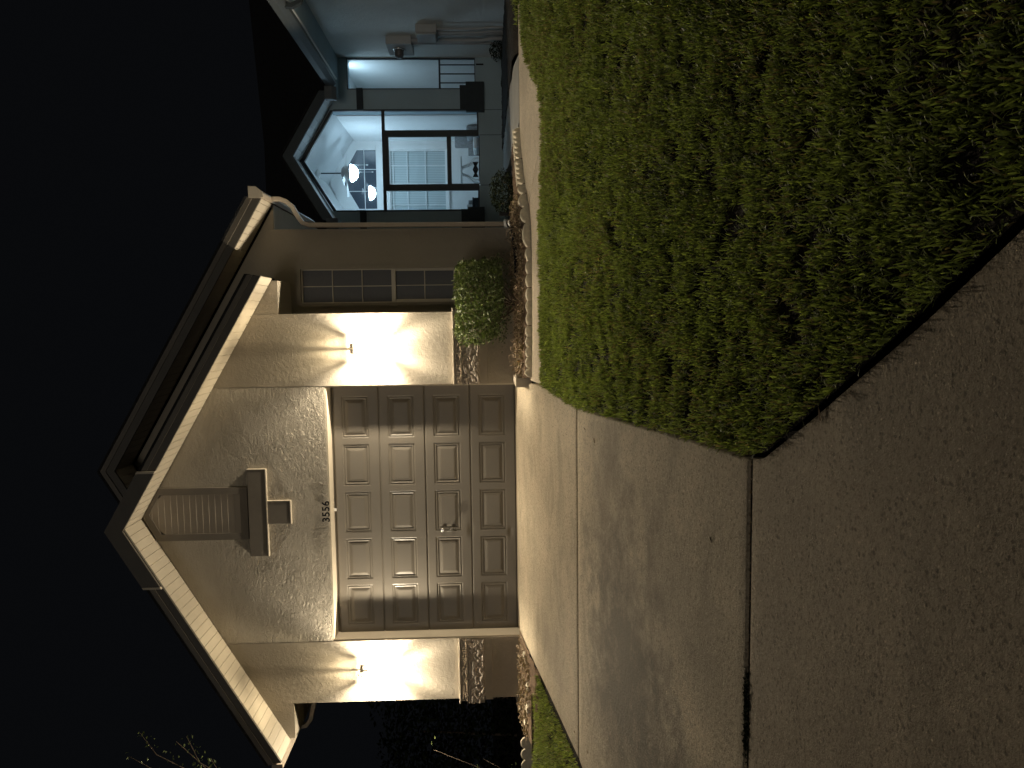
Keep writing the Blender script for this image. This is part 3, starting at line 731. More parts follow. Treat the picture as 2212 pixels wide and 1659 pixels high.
# porch room
YB = 6.70; room = MB()
room.box(7.152, 7.25, YP+.301, YB, -.05, 2.82); room.box(5.42, 5.52, YP+.221, YB, -.05, 2.82)
room.box(8.011, 8.1, 4.5, YB, -.05, 2.80)
TX0, TX1, TZ0 = 5.64, 7.03, 2.43
room.prism_y([(5.42, -.05), (5.60, -.05), (5.60, 2.16), (5.42, 2.16)], YB, YB+.1)
room.prism_y([(5.60, -.05), (6.985, -.05), (6.985, 1.03), (5.60, 1.03)], YB, YB+.1)
room.prism_y([(6.985, -.05), (8.1, -.05), (8.1, 2.16), (6.985, 2.16)], YB, YB+.1)
room.prism_y([(5.42, 2.161), (8.1, 2.161), (8.1, 2.42), (5.42, 2.42)], YB, YB+.1)
room.prism_y([(5.42, 2.421), (8.1, 2.421), (8.1, 3.3), (PX, 3.6), (5.42, 3.3)], YB+.05, YB+.12)
def zt_(x): return 3.11-.58*abs(x-6.445)
room.prism_y([(7.0, 2.421), (8.1, 2.421), (8.1, 2.9), (7.15, zp(7.15)), (6.445, 3.36), (6.445, 3.10), (7.0, zt_(7.0))], YB, YB+.049)
room.prism_y([(5.42, 2.421), (5.86, 2.421), (5.86, zt_(5.86)), (6.445, 3.10), (6.445, 3.36), (5.42, 2.9)], YB+.0005, YB+.0485)
room.build('porch_wall', M_nwhite, nb)
cl = MB(); split_chev(cl, chevron(PX, PZ-.02, .90, 0, .03, PS), YP+.051, YB+.1); cl.box(7.252, 8.01, YP+.23, YB, 2.66, 2.68)
cl.build('porch_ceiling', M_nceil, nb)
fl = MB(); fl.box(5.42, 8.1, YP+.23, YB, -.06, .005); fl.build('porch_floor', M_nsiding, nb)
tg = MB(); tg.prism_y([(5.861, 2.425), (7.0, 2.425), (7.0, zt_(7.0)), (6.445, 3.105), (5.861, zt_(5.861))], YB+.02, YB+.03); tg = tg.build('transom_window', M_glass, nb)
tb = MB(); tb.box(6.985, 7.045, YB-.025, YB-.002, 2.42, 2.80)
tb.prism_y([(7.045, 2.80), (6.445, 3.15), (6.445, 3.10), (7.02, 2.765)], YB-.026, YB-.003)
for xx in (6.20, 6.62): tb.box(xx-.006, xx+.006, YB+.005, YB+.019, 2.425, 3.0)
tb.box(5.861, 7.0, YB+.004, YB+.018, 2.645, 2.657); tb.build('frame', M_nwhite, tg)
bw = MB()
bw.box(6.985, 7.07, YB-.025, YB-.001, 1.03, 2.16); bw.box(5.60, 7.07, YB-.025, YB-.001, 2.161, 2.21); bw.box(5.56, 7.07, YB-.03, YB-.001, 1.0, 1.029)
bw.box(6.965, 6.984, YB+.0, YB+.04, 1.03, 2.16); bw.box(5.60, 6.965, YB, YB+.04, 1.03, 1.075); bw.box(5.60, 6.965, YB, YB+.04, 2.14, 2.16)
bwo = bw.build('window', M_nwhite, nb)
mu = MB()
for xx in (6.69, 6.30, 6.34, 5.93): mu.box(xx-.006, xx+.006, YB+.012, YB+.024, 1.075, 2.14)
for zz in (1.462, 1.814, 2.09): mu.box(5.60, 6.965, YB+.013, YB+.025, zz-.006, zz+.006)
mu.build('muntin', M_nwhite, bwo)
MB().box(5.60, 6.965, YB+.045, YB+.06, 1.03, 2.16).build('blinds', M_blind, bwo)
# unseen light panel added to brighten the narrow end of the porch (behind the pilaster)
cf = empty('fill_panel', (7.62, 4.88, 2.66), 'added cool fill panel, unseen on the porch ceiling behind the header above the railing', 'fill lamp')
b = MB(); b.box(7.29, 7.96, 4.735, 5.03, 2.645, 2.659); b.build('frame', M_nwhite, cf)
b = MB(); b.box(7.31, 7.94, 4.75, 5.015, 2.636, 2.6445); b.build('diffuser', emis('cool_fill_panel', (.56, .82, 1.0), 10.5), cf)
# ceiling fan
fx, fy = 6.345, 5.6
fan = empty('ceiling_fan', (fx, fy, 3.35), 'white ceiling fan with a lit dome light inside the screened porch', 'ceiling fan')
b = MB(); b.lathe([(.02, .0), (.06, -.01), (.085, -.045), (.05, -.085), (.018, -.10)], (fx, fy, 3.365), 16); b.build('canopy', M_nwhite, fan)
b = MB(); b.tube([(fx, fy, 3.29), (fx, fy, 2.86)], .012, 8); b.build('rod', M_nband, fan)
b = MB(); b.lathe([(.03, .16), (.09, .14), (.125, .10), (.13, .05), (.10, .01), (.12, .0), (.165, -.012), (.16, -.02)], (fx, fy, 2.745), 24); b.build('motor', M_nutilbox, fan)
b = MB(); b.lathe([(.155, 0), (.15, -.03), (.12, -.075), (.07, -.115), (.01, -.13)], (fx, fy, 2.722), 24); b.build('light_dome', M_pbulb, fan)
for k in range(5):
    a = math.radians(20+72*k); d = Vector((math.cos(a), math.sin(a), 0)); n_ = Vector((-d.y, d.x, 0)); c0 = Vector((fx, fy, 2.81))
    b = MB(); q = [c0+d*.12-n_*.03+Vector((0, 0, -.004)), c0+d*.12+n_*.03+Vector((0, 0, .004)), c0+d*.42+n_*.055+Vector((0, 0, .014)), c0+d*.42-n_*.055+Vector((0, 0, -.014))]
    b.add(q+[p+Vector((0, 0, .006)) for p in q], [(3, 2, 1, 0), (4, 5, 6, 7), (0, 1, 5, 4), (1, 2, 6, 5), (2, 3, 7, 6), (3, 0, 4, 7)]); b.build('blade', M_nceil, fan)
for dx, z1 in ((.125, 2.43), (.0, 2.34)):
    b = MB(); b.tube([(fx+dx, fy-.1, 2.70), (fx+dx, fy-.1, z1)], .0025, 5); b.tube([(fx+dx, fy-.1, z1), (fx+dx, fy-.1, z1-.03)], .008, 6); b.build('pull_chain', M_nwhite, fan)
# porch furniture
tb = empty('patio_table', (6.38, 5.6, 0), 'white topped patio table with splayed legs, seen through the screen door', 'table')
b = MB(); b.box(6.14, 6.60, 5.4, 5.8, .715, .740); b.build('tabletop', M_nwhite, tb, .004)
for sx in (-1, 1):
    for sy in (-1, 1):
        b = MB(); b.tube([(6.37+sx*.06, 5.6+sy*.05, .715), (6.37+sx*.10, 5.6+sy*.08, .60), (6.37+sx*.19, 5.6+sy*.15, .48), (6.37+sx*.20, 5.6+sy*.17, .0)], .016, 8); b.build('leg', M_nwhite, tb)
ch = empty('patio_chair', (6.30, 5.2, 0), 'low patio chair with black bow-tied back, in front of the patio table', 'chair')
b = MB(); b.box(6.08, 6.50, 5.0, 5.35, .36, .41); b.build('seat', M_nwhite, ch, .01)
for xx in (6.23, 6.36):
    b = MB(); 
    b.add([(xx-.075, 5.0, .515), (xx-.075, 5.0, .415), (xx-.012, 5.0, .445), (xx+.05, 5.0, .415), (xx+.05, 5.0, .515), (xx-.012, 5.0, .485),
           (xx-.075, 5.03, .515), (xx-.075, 5.03, .415), (xx-.012, 5.03, .445), (xx+.05, 5.03, .415), (xx+.05, 5.03, .515), (xx-.012, 5.03, .485)],
          [(0, 1, 2, 5), (5, 2, 3, 4), (6, 11, 8, 7), (11, 10, 9, 8), (0, 5, 11, 6), (5, 4, 10, 11), (1, 7, 8, 2), (2, 8, 9, 3), (0, 6, 7, 1), (4, 3, 9, 10)]); b.build('cushion_tie', M_black, ch)
for xx in (6.10, 6.48):
    for yy in (5.02, 5.33): b = MB(); b.tube([(xx, yy, .36), (xx, yy, 0)], .014, 7); b.build('leg', M_nwhite, ch)
bn = empty('bench', (6.85, 5.6, 0), 'white seat pad on a wicker bench beside the screen door post', 'bench')
b = MB(); b.box(6.71, 6.98, 5.3, 5.9, .44, .50); b.build('seat', M_nwhite, bn, .02)
b = MB(); b.box(6.73, 6.97, 5.32, 5.88, .01, .44); b.build('base', M_nsiding, bn)
b = MB(); b.box(6.71, 6.97, 5.9, 5.95, .02, .60); b.build('backrest', M_nsiding, bn)
wc = empty('wicker_chair', (7.02, 5.7, 0), 'grey wicker armchair against the right wall of the porch', 'chair')
b = MB(); b.box(6.99, 7.14, 5.4, 6.1, .02, .62); b.build('seat', M_nsiding, wc, .03)
b = MB(); b.prism_x([(6.05, .3), (6.15, .3), (6.2, .85), (6.12, .86)], 6.90, 7.14); b.build('backrest', M_nsiding, wc, .02)
cp = empty('storage_box', (5.62, 5.2, 0), 'dark storage box just inside the left screen of the porch', 'box')
b = MB(); b.box(5.535, 5.80, 5.0, 5.3, .006, .50); b.build('body', M_nband, cp, .01)
b = MB(); b.box(5.53, 5.805, 4.99, 5.31, .50, .53); b.build('lid', M_nband, cp, .006)
cup = MB(); cup.lathe([(.028, 0), (.034, .01), (.036, .10), (.033, .102), (.031, .012)], (5.66, 5.1, .531), 14); cup = tag(cup.build('cup', M_nwhite, None), 'white cup standing on the dark storage box', 'cup')
nk = MB(); nk.box(5.60, 5.78, 5.17, 5.24, .531, .60); tag(nk.build('tissue_box', M_nsiding), 'pale tissue box standing on the dark storage box behind the cup', 'box')

# meters on the side wall
XU = 8.011
em = empty('electric_meter', (XU, 3.75, 1.6), 'grey electric meter box with round glass meter on the side wall, above the conduits', 'electric meter')
b = MB(); b.box(XU-.13, XU-.0005, 3.50, 4.02, 1.40, 1.79); b.build('enclosure', M_nutilbox, em, .008)
b = MB(); b.lathe([(.085, 0), (.085, -.02), (.07, -.03), (.07, -.10), (.055, -.13), (.01, -.14)], (XU-.13, 3.72, 1.61), 20, 'x'); b.build('meter_glass', M_screenpane, em)
b = MB(); b.lathe([(.09, 0), (.095, -.015), (.085, -.022)], (XU-.13, 3.72, 1.61), 20, 'x'); b.build('ring', M_chrome, em)
ub = empty('utility_box', (XU, 3.22, 1.15), 'grey cable junction box with rounded lid, right of the electric meter', 'utility box')
b = MB(); b.box(XU-.12, XU-.0005, 3.04, 3.42, .985, 1.30); b.build('body', M_nutilbox, ub, .015)
b = MB(); b.box(XU-.145, XU-.121, 3.05, 3.41, 1.0, 1.29); b.build('cover', M_nutilbox, ub, .012)
for j, (yy, zt, rr, yb) in enumerate(((3.08, .985, .020, 3.05), (3.22, .985, .022, 3.22), (3.32, .985, .016, 3.30), (3.55, 1.40, .030, 3.5), (3.66, 1.40, .024, 3.78))):
    b = MB(); b.tube([(XU-.06, yy, zt), (XU-.06, yy, .35), (XU-.045, (yy+yb)/2, .2), (XU-.05, yb, -.04)], rr, 8)
    tag(b.build('conduit', M_nutilbox), ['thin grey conduit under the utility box, furthest from the porch', 'middle grey conduit under the utility box', 'thinnest grey conduit under the utility box, nearest the porch',
        'thick grey conduit straight down from the electric meter', 'grey conduit from the electric meter bending towards the porch at its foot'][j], 'conduit', 'conduits on the side wall')
b = MB(); b.tube([(XU-.06, 3.45, 1.10), (XU-.06, 3.60, 1.38)], .012, 7); tag(b.build('cable', M_black), 'short black cable between the utility box and the electric meter', 'cable')

# ------------------------------------------------------------------ plants
def blades(P, yaw, length, width, lean, tint, bend):
    """P (n,3) roots -> folded 3-segment leaf blades"""
    n = len(P); d = np.stack([np.cos(yaw), np.sin(yaw), np.zeros(n)], 1); s = np.stack([-np.sin(yaw), np.cos(yaw), np.zeros(n)], 1)
    up = np.array([0, 0, 1.]); V = np.zeros((n, 7, 3)); tw = rng.normal(0, .35, n)
    s = s*np.cos(tw)[:, None]+up*np.sin(tw)[:, None]*.6
    for k, (t, wd) in enumerate(((0, .8), (.4, 1.), (.80, .85))):
        a = lean+bend*t; c = P+(d*np.sin(a)[:, None]+up*np.cos(a)[:, None])*(length*t)[:, None]
        V[:, 2*k] = c-s*(width*wd/2)[:, None]; V[:, 2*k+1] = c+s*(width*wd/2)[:, None]
    a = lean+bend; V[:, 6] = P+(d*np.sin(a)[:, None]+up*np.cos(a)[:, None])*length[:, None]
    base = (np.arange(n)*7)[:, None]
    L = np.concatenate([base+np.array([0, 1, 3, 2]), base+np.array([2, 3, 5, 4]), base+np.array([4, 5, 6])], 1)
    st = (np.arange(n)*11)[:, None]+np.array([0, 4, 8])
    return V.reshape(-1, 3), L.ravel(), st.ravel(), np.repeat(tint, 7)
def inpoly(x, y, poly):
    r = np.zeros(len(x), bool); n = len(poly)
    for i in range(n):
        x0, y0 = poly[i]; x1, y1 = poly[(i+1) % n]
        c = ((y0 > y) != (y1 > y)) & (x < (x1-x0)*(y-y0)/(y1-y0+1e-12)+x0); r ^= c
    return r
def nz(x, y, s, seed=0):    # cheap smooth value noise
    r = np.random.default_rng(seed).random((64, 64)); ca, sa = math.cos(seed*1.7+.6), math.sin(seed*1.7+.6)
    x, y = ca*x-sa*y, sa*x+ca*y; u, v = x*s+100, y*s+100
    i, j = np.floor(u).astype(int), np.floor(v).astype(int); a, b = u-i, v-j; a = a*a*(3-2*a); b = b*b*(3-2*b)
    g = lambda p, q: r[p % 64, q % 64]
    return (g(i, j)*(1-a)+g(i+1, j)*a)*(1-b)+(g(i, j+1)*(1-a)+g(i+1, j+1)*a)*b
def lawn(name, poly, density, label, lw=1.):
    xs_ = [p[0] for p in poly]; ys_ = [p[1] for p in poly]; A = (max(xs_)-min(xs_))*(max(ys_)-min(ys_)); n = int(A*density)
    x = rng.uniform(min(xs_), max(xs_), n); y = rng.uniform(min(ys_), max(ys_), n)
    k = inpoly(x, y, poly); x, y = x[k], y[k]
    clump = nz(x, y, 7, 1)*.35+nz(x, y, 13, 3)*.35+nz(x, y, 27, 2)*.3
    k = rng.random(len(x)) < np.clip(-.55+2.5*clump, .05, 1); x, y, clump = x[k], y[k], clump[k]; n = len(x)
    z = T(-y)-.008+.02*nz(x, y, 1.3, 5)+.018*(clump-.5)
    dist = np.hypot(x-CAM.x, y-CAM.y)
    length = rng.uniform(.024, .054, n)*(.6+.75*clump); width = rng.uniform(.0040, .0078, n)*lw
    lean = np.abs(rng.normal(.42, .30, n)); bend = rng.uniform(.0, .5, n)
    tint = np.clip(rng.normal(.42, .2, n)+.25*(nz(x, y, 2.2, 8)-.5), 0, .85); dry = rng.random(n) < .04+.22*np.clip(nz(x, y, 1.9, 9)*1.6-.6, 0, 1); tint[dry] = .97
    V, L, st, tn = blades(np.stack([x, y, z], 1), rng.uniform(0, 2*np.pi, n), length, width, lean, tint, bend)
    o = raw_mesh(name, V, L, st, M_grass, tint=tn)
    return tag(o, label, 'grass', kind='stuff')
LAWN = [(3.06, -1.44), (3.65, -1.39), (4.3, -1.38), (4.92, -1.48), (5.42, -1.53), (5.61, -1.5), (5.86, -1.32), (6.12, -1.0), (6.48, -.66), (6.9, -.45), (9.5, -.45), (9.5, -3.0), (7.5, -8.2), (4.9, -8.2),
        (3.95, -6.84), (3.73, -6.50), (3.56, -6.22), (3.36, -5.88), (3.15, -5.52), (3.11, -5.35), (3.09, -4.8), (3.065, -4.18), (3.01, -2.67), (3.03, -2.1), (3.07, -1.5)]
lawn('lawn_grass', LAWN, 16500, 'thick green lawn grass between the driveway and the curved path')
lawn('lawn_grass', [(6.75, -.30), (7.0, -.12), (9.5, .1), (9.5, -.449), (6.95, -.40)], 8000, 'strip of lawn grass beside the side wall beyond the path end')
lawn('lawn_grass', [(.05, -1.05), (-.35, -.86), (-2.6, -.80), (-2.6, -4.2), (-.16, -4.2), (.09, -2.67), (.08, -2.1), (.06, -1.4)], 8500, 'small wedge of bright green grass left of the driveway')
# turf soil under the grass
def turf(poly, name='lawn_soil'):
    bm = bmesh.new(); bm.faces.new([bm.verts.new((x, y, 0)) for x, y in poly]); y = -8.
    while y < 0.2:
        bmesh.ops.bisect_plane(bm, geom=bm.verts[:]+bm.edges[:]+bm.faces[:], plane_co=(0, y, 0), plane_no=(0, 1, 0)); y += .2
    for v in bm.verts: v.co.z = Tz(v.co.y)-.006
    me = bpy.data.meshes.new(name); bm.to_mesh(me); bm.free(); me.materials.append(M_soil)
    o = bpy.data.objects.new(name, me); S.collection.objects.link(o); tag(o, kind='structure')
turf(LAWN)

def leaves(C, size, tint, mat, name, parent=None, up=.4):
    n = len(C); a = rng.normal(size=(n, 3)); a[:, 2] = np.abs(a[:, 2])*up; a /= np.linalg.norm(a, axis=1)[:, None]
    b = np.cross(a, rng.normal(size=(n, 3))); b /= np.linalg.norm(b, axis=1)[:, None]; c = np.cross(a, b)
    s = size[:, None]
    V = np.stack([C, C+a*s*.45+b*s*.26+c*s*.05, C+a*s, C+a*s*.45-b*s*.26+c*s*.05], 1)
    base = (np.arange(n)*4)[:, None]; L = np.concatenate([base+np.array([0, 1, 2]), base+np.array([0, 2, 3])], 1)
    st = (np.arange(n)*6)[:, None]+np.array([0, 3])
    return raw_mesh(name, V.reshape(-1, 3), L.ravel(), st.ravel(), mat, parent, np.repeat(tint, 4))
def branchy(b, root, tips, r0, n=6):
    for tp in tips:
        p0, p1 = Vector(root), Vector(tp); pts = []
        for i in range(n+1):
            t = i/n; p = p0.lerp(p1, t)+Vector((random.uniform(-1, 1), random.uniform(-1, 1), 0))*.13*math.sin(math.pi*t)*(p1-p0).length
            pts.append(p)
        b.tube(pts, [r0*(1-.75*i/n) for i in range(n+1)], 6)
# clipped shrub in front of the right column
sh = empty('shrub', (3.88, -.22, 0), 'rounded clipped green shrub in front of the right garage column', 'shrub')
def shrub_pts(n):
    out = []
    while len(out) < n:
        x, y, z = random.uniform(3.42, 4.36), random.uniform(-.62, .20), random.uniform(.10, .665)
        cxz = .33 if z > .35 else .33
        q = abs((x-3.87)/.46)**6+abs((y+.22)/.40)**5+abs((z-.40)/.262)**6
        q += .6*mnoise.noise(Vector((x*7, y*7, z*7)))
        if z < .34 and x < 3.80: q += (3.80-x)*1.2+(.34-z)*2.2
        if q > 1: continue
        if mnoise.noise(Vector((x*11+3, y*11, z*11))) < -.18 and q > .5: continue
        if q < .45 and random.random() < .6: continue
        out.append((x, y, z))
    return np.array(out)
C_ = shrub_pts(5200)
leaves(C_, rng.uniform(.028, .055, len(C_)), np.clip(rng.normal(.45, .22, len(C_)), 0, .9), M_leaf, 'foliage', sh, .7)
b = MB(); branchy(b, (3.86, -.15, -.02), [(3.55, -.3, .42), (3.7, -.1, .5), (3.9, -.4, .5), (4.1, -.2, .45), (4.2, -.3, .35), (4.0, 0., .5), (3.60, -.45, .22), (4.27, -.1, .25)], .014)
branchy(b, (3.70, -.15, .10), [(3.58, -.35, .17), (3.50, -.25, .13), (3.66, -.5, .10)], .006); b.build('branch', M_bark, sh)
ex = []
for cx_, cz_, r_ in ((4.33, .20, .05), (4.30, .14, .07), (3.62, .13, .06), (3.52, .17, .05), (3.72, .17, .07), (4.05, .12, .09), (3.80, .15, .10), (3.95, .2, .1)):
    for _ in range(60): ex.append((cx_+random.gauss(0, r_), -.28+random.gauss(0, .1), max(.03, cz_+random.gauss(0, r_*.6))))
ex = np.array(ex); leaves(ex, rng.uniform(.02, .04, len(ex)), np.clip(rng.normal(.3, .2, len(ex)), 0, .8), M_leaf, 'low_foliage', sh, .7)

# dark shrubs in the bed by the porch
for (cx_, cy_, cz_, rx, rz, nn, lab) in ((5.15, .35, .10, .26, .17, 1500, 'dark low shrub at the left foot of the porch wall'), (7.86, 3.7, .08, .16, .13, 700, 'small dark shrub at the foot of the porch wall under the railing')):
    t_ = empty('low_shrub', (cx_, cy_, 0), lab, 'shrub')
    u_ = rng.normal(size=(nn, 3)); u_ /= np.linalg.norm(u_, axis=1)[:, None]; u_ *= rng.uniform(.3, 1, nn)[:, None]**.5
    C2 = np.stack([cx_+u_[:, 0]*rx, cy_+u_[:, 1]*rx, np.maximum(.0, cz_+u_[:, 2]*rz)], 1)
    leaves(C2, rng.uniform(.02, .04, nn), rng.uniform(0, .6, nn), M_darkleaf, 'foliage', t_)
    b = MB(); branchy(b, (cx_, cy_, -.02), [(cx_+rx*.5, cy_, cz_+.03), (cx_-rx*.5, cy_+.05, cz_+.03), (cx_, cy_-.1, cz_+.05)], .008); b.build('branch', M_bark, t_)

# twiggy dry growth and leaf litter in the bed
def litter(name, n, fx_, label, mat=M_deadleaf, size=(.02, .05), h=.03):
    P_ = np.array([fx_() for _ in range(n)]); 
    return tag(leaves(P_+np.array([0, 0, 0])+np.stack([np.zeros(n), np.zeros(n), rng.uniform(0, h, n)], 1), rng.uniform(*size, n), rng.uniform(0, 1, n), mat, name, None, .25), label, 'leaf litter', kind='stuff')
def in_bed():
    x = random.uniform(3.1, 5.0); y0 = PFL(x)+.10; y = random.uniform(y0, .5 if x > 3.8 else -.02)
    return (x, y, Tz(min(y, 0))*.55+.005)
litter('leaf_litter', 2600, in_bed, 'dry brown leaf litter in the planting bed behind the scalloped edging')
def in_bed2():
    x = random.uniform(-.95, .03); y = random.uniform(-.75 if x > -.5 else -.6, -.02); return (x, y, Tz(y)*.93+.01)
litter('leaf_litter', 900, in_bed2, 'pale dry leaf litter left of the driveway at the foot of the column', size=(.02, .055))
tw = MB()
for _ in range(150):
    x, y, z = in_bed(); x = min(x, 4.75); a = random.uniform(0, 6.28); L_ = random.uniform(.05, .17)
    p = Vector((x, y, z+.005)); q = p+Vector((math.cos(a)*L_*.6, math.sin(a)*L_*.6, random.uniform(.02, .09)*1.)); r_ = q+Vector((math.cos(a+.6)*L_*.4, math.sin(a+.6)*L_*.4, random.uniform(-.05, .01)))
    tw.tube([p, q, r_], [.0035, .003, .0015], 4)
tag(tw.build('dry_twigs', M_twig), 'tangle of dry brown twigs lying in the planting bed', 'twigs', kind='stuff')
# stones in the left bed
for j, (x, y, s_, lab) in enumerate(((-.02, -.42, .035, 'pale stone at the driveway edge by the left column'), (-.30, -.62, .045, 'larger pale stone in the middle of the left bed'), (-.55, -.60, .05, 'flat pale stone at the outer corner of the left column'), (-.80, -.45, .04, 'pale stone beyond the left column corner'))):
    b = bmesh.new(); bmesh.ops.create_icosphere(b, subdivisions=3, radius=s_)
    for v in b.verts: v.co *= 1+.25*mnoise.noise(v.co*30+Vector((j*5, 0, 0))); v.co.z *= .6
    me = bpy.data.meshes.new('stone'); b.to_mesh(me); b.free(); me.materials.append(M_edging)
    o = bpy.data.objects.new('stone', me); o.location = (x, y, Tz(y)*.93+.02); S.collection.objects.link(o); tag(o, lab, 'stone', 'stones in the left bed')

# ------------------------------------------------------------------ scalloped edging
def edging_piece(p0, p1, n, top, style, label):
    """a cast section between p0 and p1 (x,y) with n scallops"""
    p0, p1 = Vector((*p0, 0)), Vector((*p1, 0)); d = (p1-p0); L = d.length; d.normalize(); nn = Vector((-d.y, d.x, 0)); th = .035
    K = n*12; P = []
    for i in range(K+1):
        t = i/K; ph = (t*n) % 1.0; s = math.sin(math.pi*ph) if i < K else 0
        if style == 'scallop': hgt = top-.045*(1-s**.6); off = .0
        elif style == 'wave': hgt = top-.022*(1-s); off = .016*s
        else: hgt = top-.05*(1-s**.5); off = .0
        c = p0+d*(L*t)+nn*(-off); z0 = Tz(c.y)-.07; zt = Tz(c.y)*.8+hgt
        row = [c+Vector((0, 0, z0)), c+Vector((0, 0, zt-.013)), c+nn*.007+Vector((0, 0, zt-.004)), c+nn*.016+Vector((0, 0, zt)), c+nn*(th-.004)+Vector((0, 0, zt)), c+nn*th+Vector((0, 0, zt-.006)), c+nn*th+Vector((0, 0, z0))]
        P.append([q[:] for q in row])
    o = grid_mesh('edging_section', np.array(P), M_edging, smooth=False)
    if style == 'picket':     # flat lip behind the row of lobes, seen as pale points between them
        b = MB(); 
        a, c = p0+nn*(th+.002), p1+nn*(th+.002)
        b.add([a+Vector((0, 0, Tz(a.y)-.06)), c+Vector((0, 0, Tz(c.y)-.06)), c+Vector((0, 0, Tz(c.y)*.8+top-.004)), a+Vector((0, 0, Tz(a.y)*.8+top-.004)),
               a+nn*.03+Vector((0, 0, Tz(a.y)*.8+top+.004)), c+nn*.03+Vector((0, 0, Tz(c.y)*.8+top+.004)), a+nn*.03+Vector((0, 0, Tz(a.y)-.06)), c+nn*.03+Vector((0, 0, Tz(c.y)-.06))],
              [(0, 1, 2, 3), (3, 2, 5, 4), (4, 5, 7, 6)]); lp = b.build('lip', M_edging, None); lp.parent = o
    return tag(o, label, 'garden edging', 'scalloped concrete edging sections along the bed')
E_ = [((3.10, -.86), (3.19, -.86), 1, .045, 'scallop', 'short end piece of scalloped edging against the driveway corner'),
      ((3.195, -.86), (3.62, -.885), 4, .040, 'wave', 'wavy edging section nearest the driveway, its top brightly lit'),
      ((3.63, -.885), (4.00, -.90), 3, .035, 'wave', 'wavy edging section in front of the shrub trunk'),
      ((4.01, -.90), (4.40, -.905), 3, .035, 'wave', 'shaded wavy edging section right of the shrub'),
      ((4.41, -.90), (4.66, -.86), 1, .055, 'scallop', 'edging section in front of the black drain pipe'),
      ((4.67, -.85), (4.82, -.76), 1, .065, 'scallop', 'bright arched edging section just right of the drain'),
      ((4.83, -.75), (4.97, -.66), 1, .065, 'scallop', 'second bright arched edging section right of the drain'),
      ((4.98, -.65), (5.08, -.585), 1, .055, 'scallop', 'tilted arched edging section before the pointed ones'),
      ((5.09, -.575), (5.36, -.445), 5, .05, 'picket', 'pointed scalloped edging section with five lobes, before the path bend'),
      ((5.37, -.44), (5.71, -.325), 6, .05, 'picket', 'pointed scalloped edging section with six lobes, ending at the porch walk')]
for a in E_: edging_piece(*a)
edging_piece((-.92, -.52), (-1.30, -.55), 3, .085, 'scallop', 'white scalloped edging section left of the small grass wedge')
edging_piece((-1.31, -.55), (-1.75, -.60), 4, .085, 'scallop', 'white scalloped edging section at the left edge of the photo')
b = MB(); b.box(-.92, -.28, -.86, -.83, -.16, -.075); tag(b.build('edging_board', M_bark), 'weathered wooden edging board along the back of the grass wedge', 'board')
# corner block of the drive and drain pieces
b = MB(); b.box(2.985, 3.07, -.70, -.06, -.13, .035); 
for k in range(5): b.box(3.07, 3.10, -.62+k*.05, -.60+k*.05, -.08, .03)
tag(b.build('corner_block', M_trim, None, .004), 'ribbed cream block at the right corner of the garage door', 'block')
dd = empty('drain_adapter', (4.806, .535, .0), 'white and black drain adapter at the foot of the right downspout', 'drain pipe')
b = MB(); b.lathe([(.045, .105), (.05, .10), (.05, .06), (.046, .055)], (4.806, .50, .0), 18); b.build('collar', M_white, dd)
b = MB(); b.tube([(4.806, .50, .055), (4.806, .44, .03), (4.805, .36, -.005)], .045, 14); b.build('elbow', M_black, dd)
b = MB(); b.tube([(4.805, .42, .02), (4.804, .39, .008)], .0475, 14); b.build('band', M_white, dd)
b = MB(); pts = [(4.80, .34, .0)]; 
for i in range(26): pts.append((4.78-i*.026, .26-.55*min(1, i/16)+.02*math.sin(i*.6), .012+.006*(i % 2)-.02*min(1, i/20)))
b.tube(pts, [.026+.004*(i % 2) for i in range(len(pts))], 10); tag(b.build('drain_hose', M_black), 'black corrugated drain hose lying in the bed behind the edging', 'hose')
so_ = empty('garden_stake', (4.893, .3, 0), 'small black garden stake light, off, beside the drain adapter', 'garden light')
b = MB(); b.box(4.872, 4.914, .28, .32, .06, .165); b.build('head', M_black, so_, .004)
b = MB(); b.tube([(4.893, .3, .06), (4.893, .3, -.05)], .006, 6); b.build('stake', M_black, so_)

# ------------------------------------------------------------------ small debris on the concrete
for j, (x, y, lab) in enumerate(((2.62, -5.02, 'dark twig on the driveway just above the wide joint, right part'), (.95, -4.55, 'dark twig in the lower left of the driveway'), (1.05, -4.75, 'small pale leaf by the dark twig in the lower left of the driveway'),
                    (2.86, -2.92, 'small leaf on the driveway by the narrow joint near the lawn'), (2.80, -3.15, 'curled leaf fragment on the driveway close to the lawn'), (.28, -2.58, 'pale leaf on the driveway above the narrow joint, left end'),
                    (.32, -2.95, 'pale leaf below the narrow joint, left end'), (3.34, -5.96, 'dead grass stem lying on the apron beside the lawn edge'))):
    a = random.uniform(0, 3.1); z = Tz(y)+.004; l_ = random.uniform(.02, .035)
    b = MB(); b.tube([(x, y, z), (x+math.cos(a)*l_, y+math.sin(a)*l_, z+.004), (x+math.cos(a+.3)*l_*2, y+math.sin(a+.3)*l_*2, z)], [.002, .0035, .001], 5)
    tag(b.build('twig' if 'twig' in lab or 'stem' in lab else 'leaf', M_bark if 'dark' in lab else M_twig), lab, 'debris')
def in_joint(): return (random.uniform(1.78, 2.10)+random.gauss(0, .03), -5.37+random.gauss(0, .016), Tz(-5.37)-.004)
tag(leaves(np.array([in_joint() for _ in range(500)]), rng.uniform(.010, .024, 500), rng.uniform(0, .5, 500), M_darkleaf, 'joint_moss', None, .5), 'dark clump of moss and debris filling the wide driveway joint', 'moss', kind='stuff')
jf = []
b = MB(); b.box(-.4, 3.08, -5.3885, -5.3615, Tz(-5.37)-.09, Tz(-5.37)-.013); tag(b.build('joint_fill', M_black), kind='structure')  # black strip set in the gap to keep the joint dark
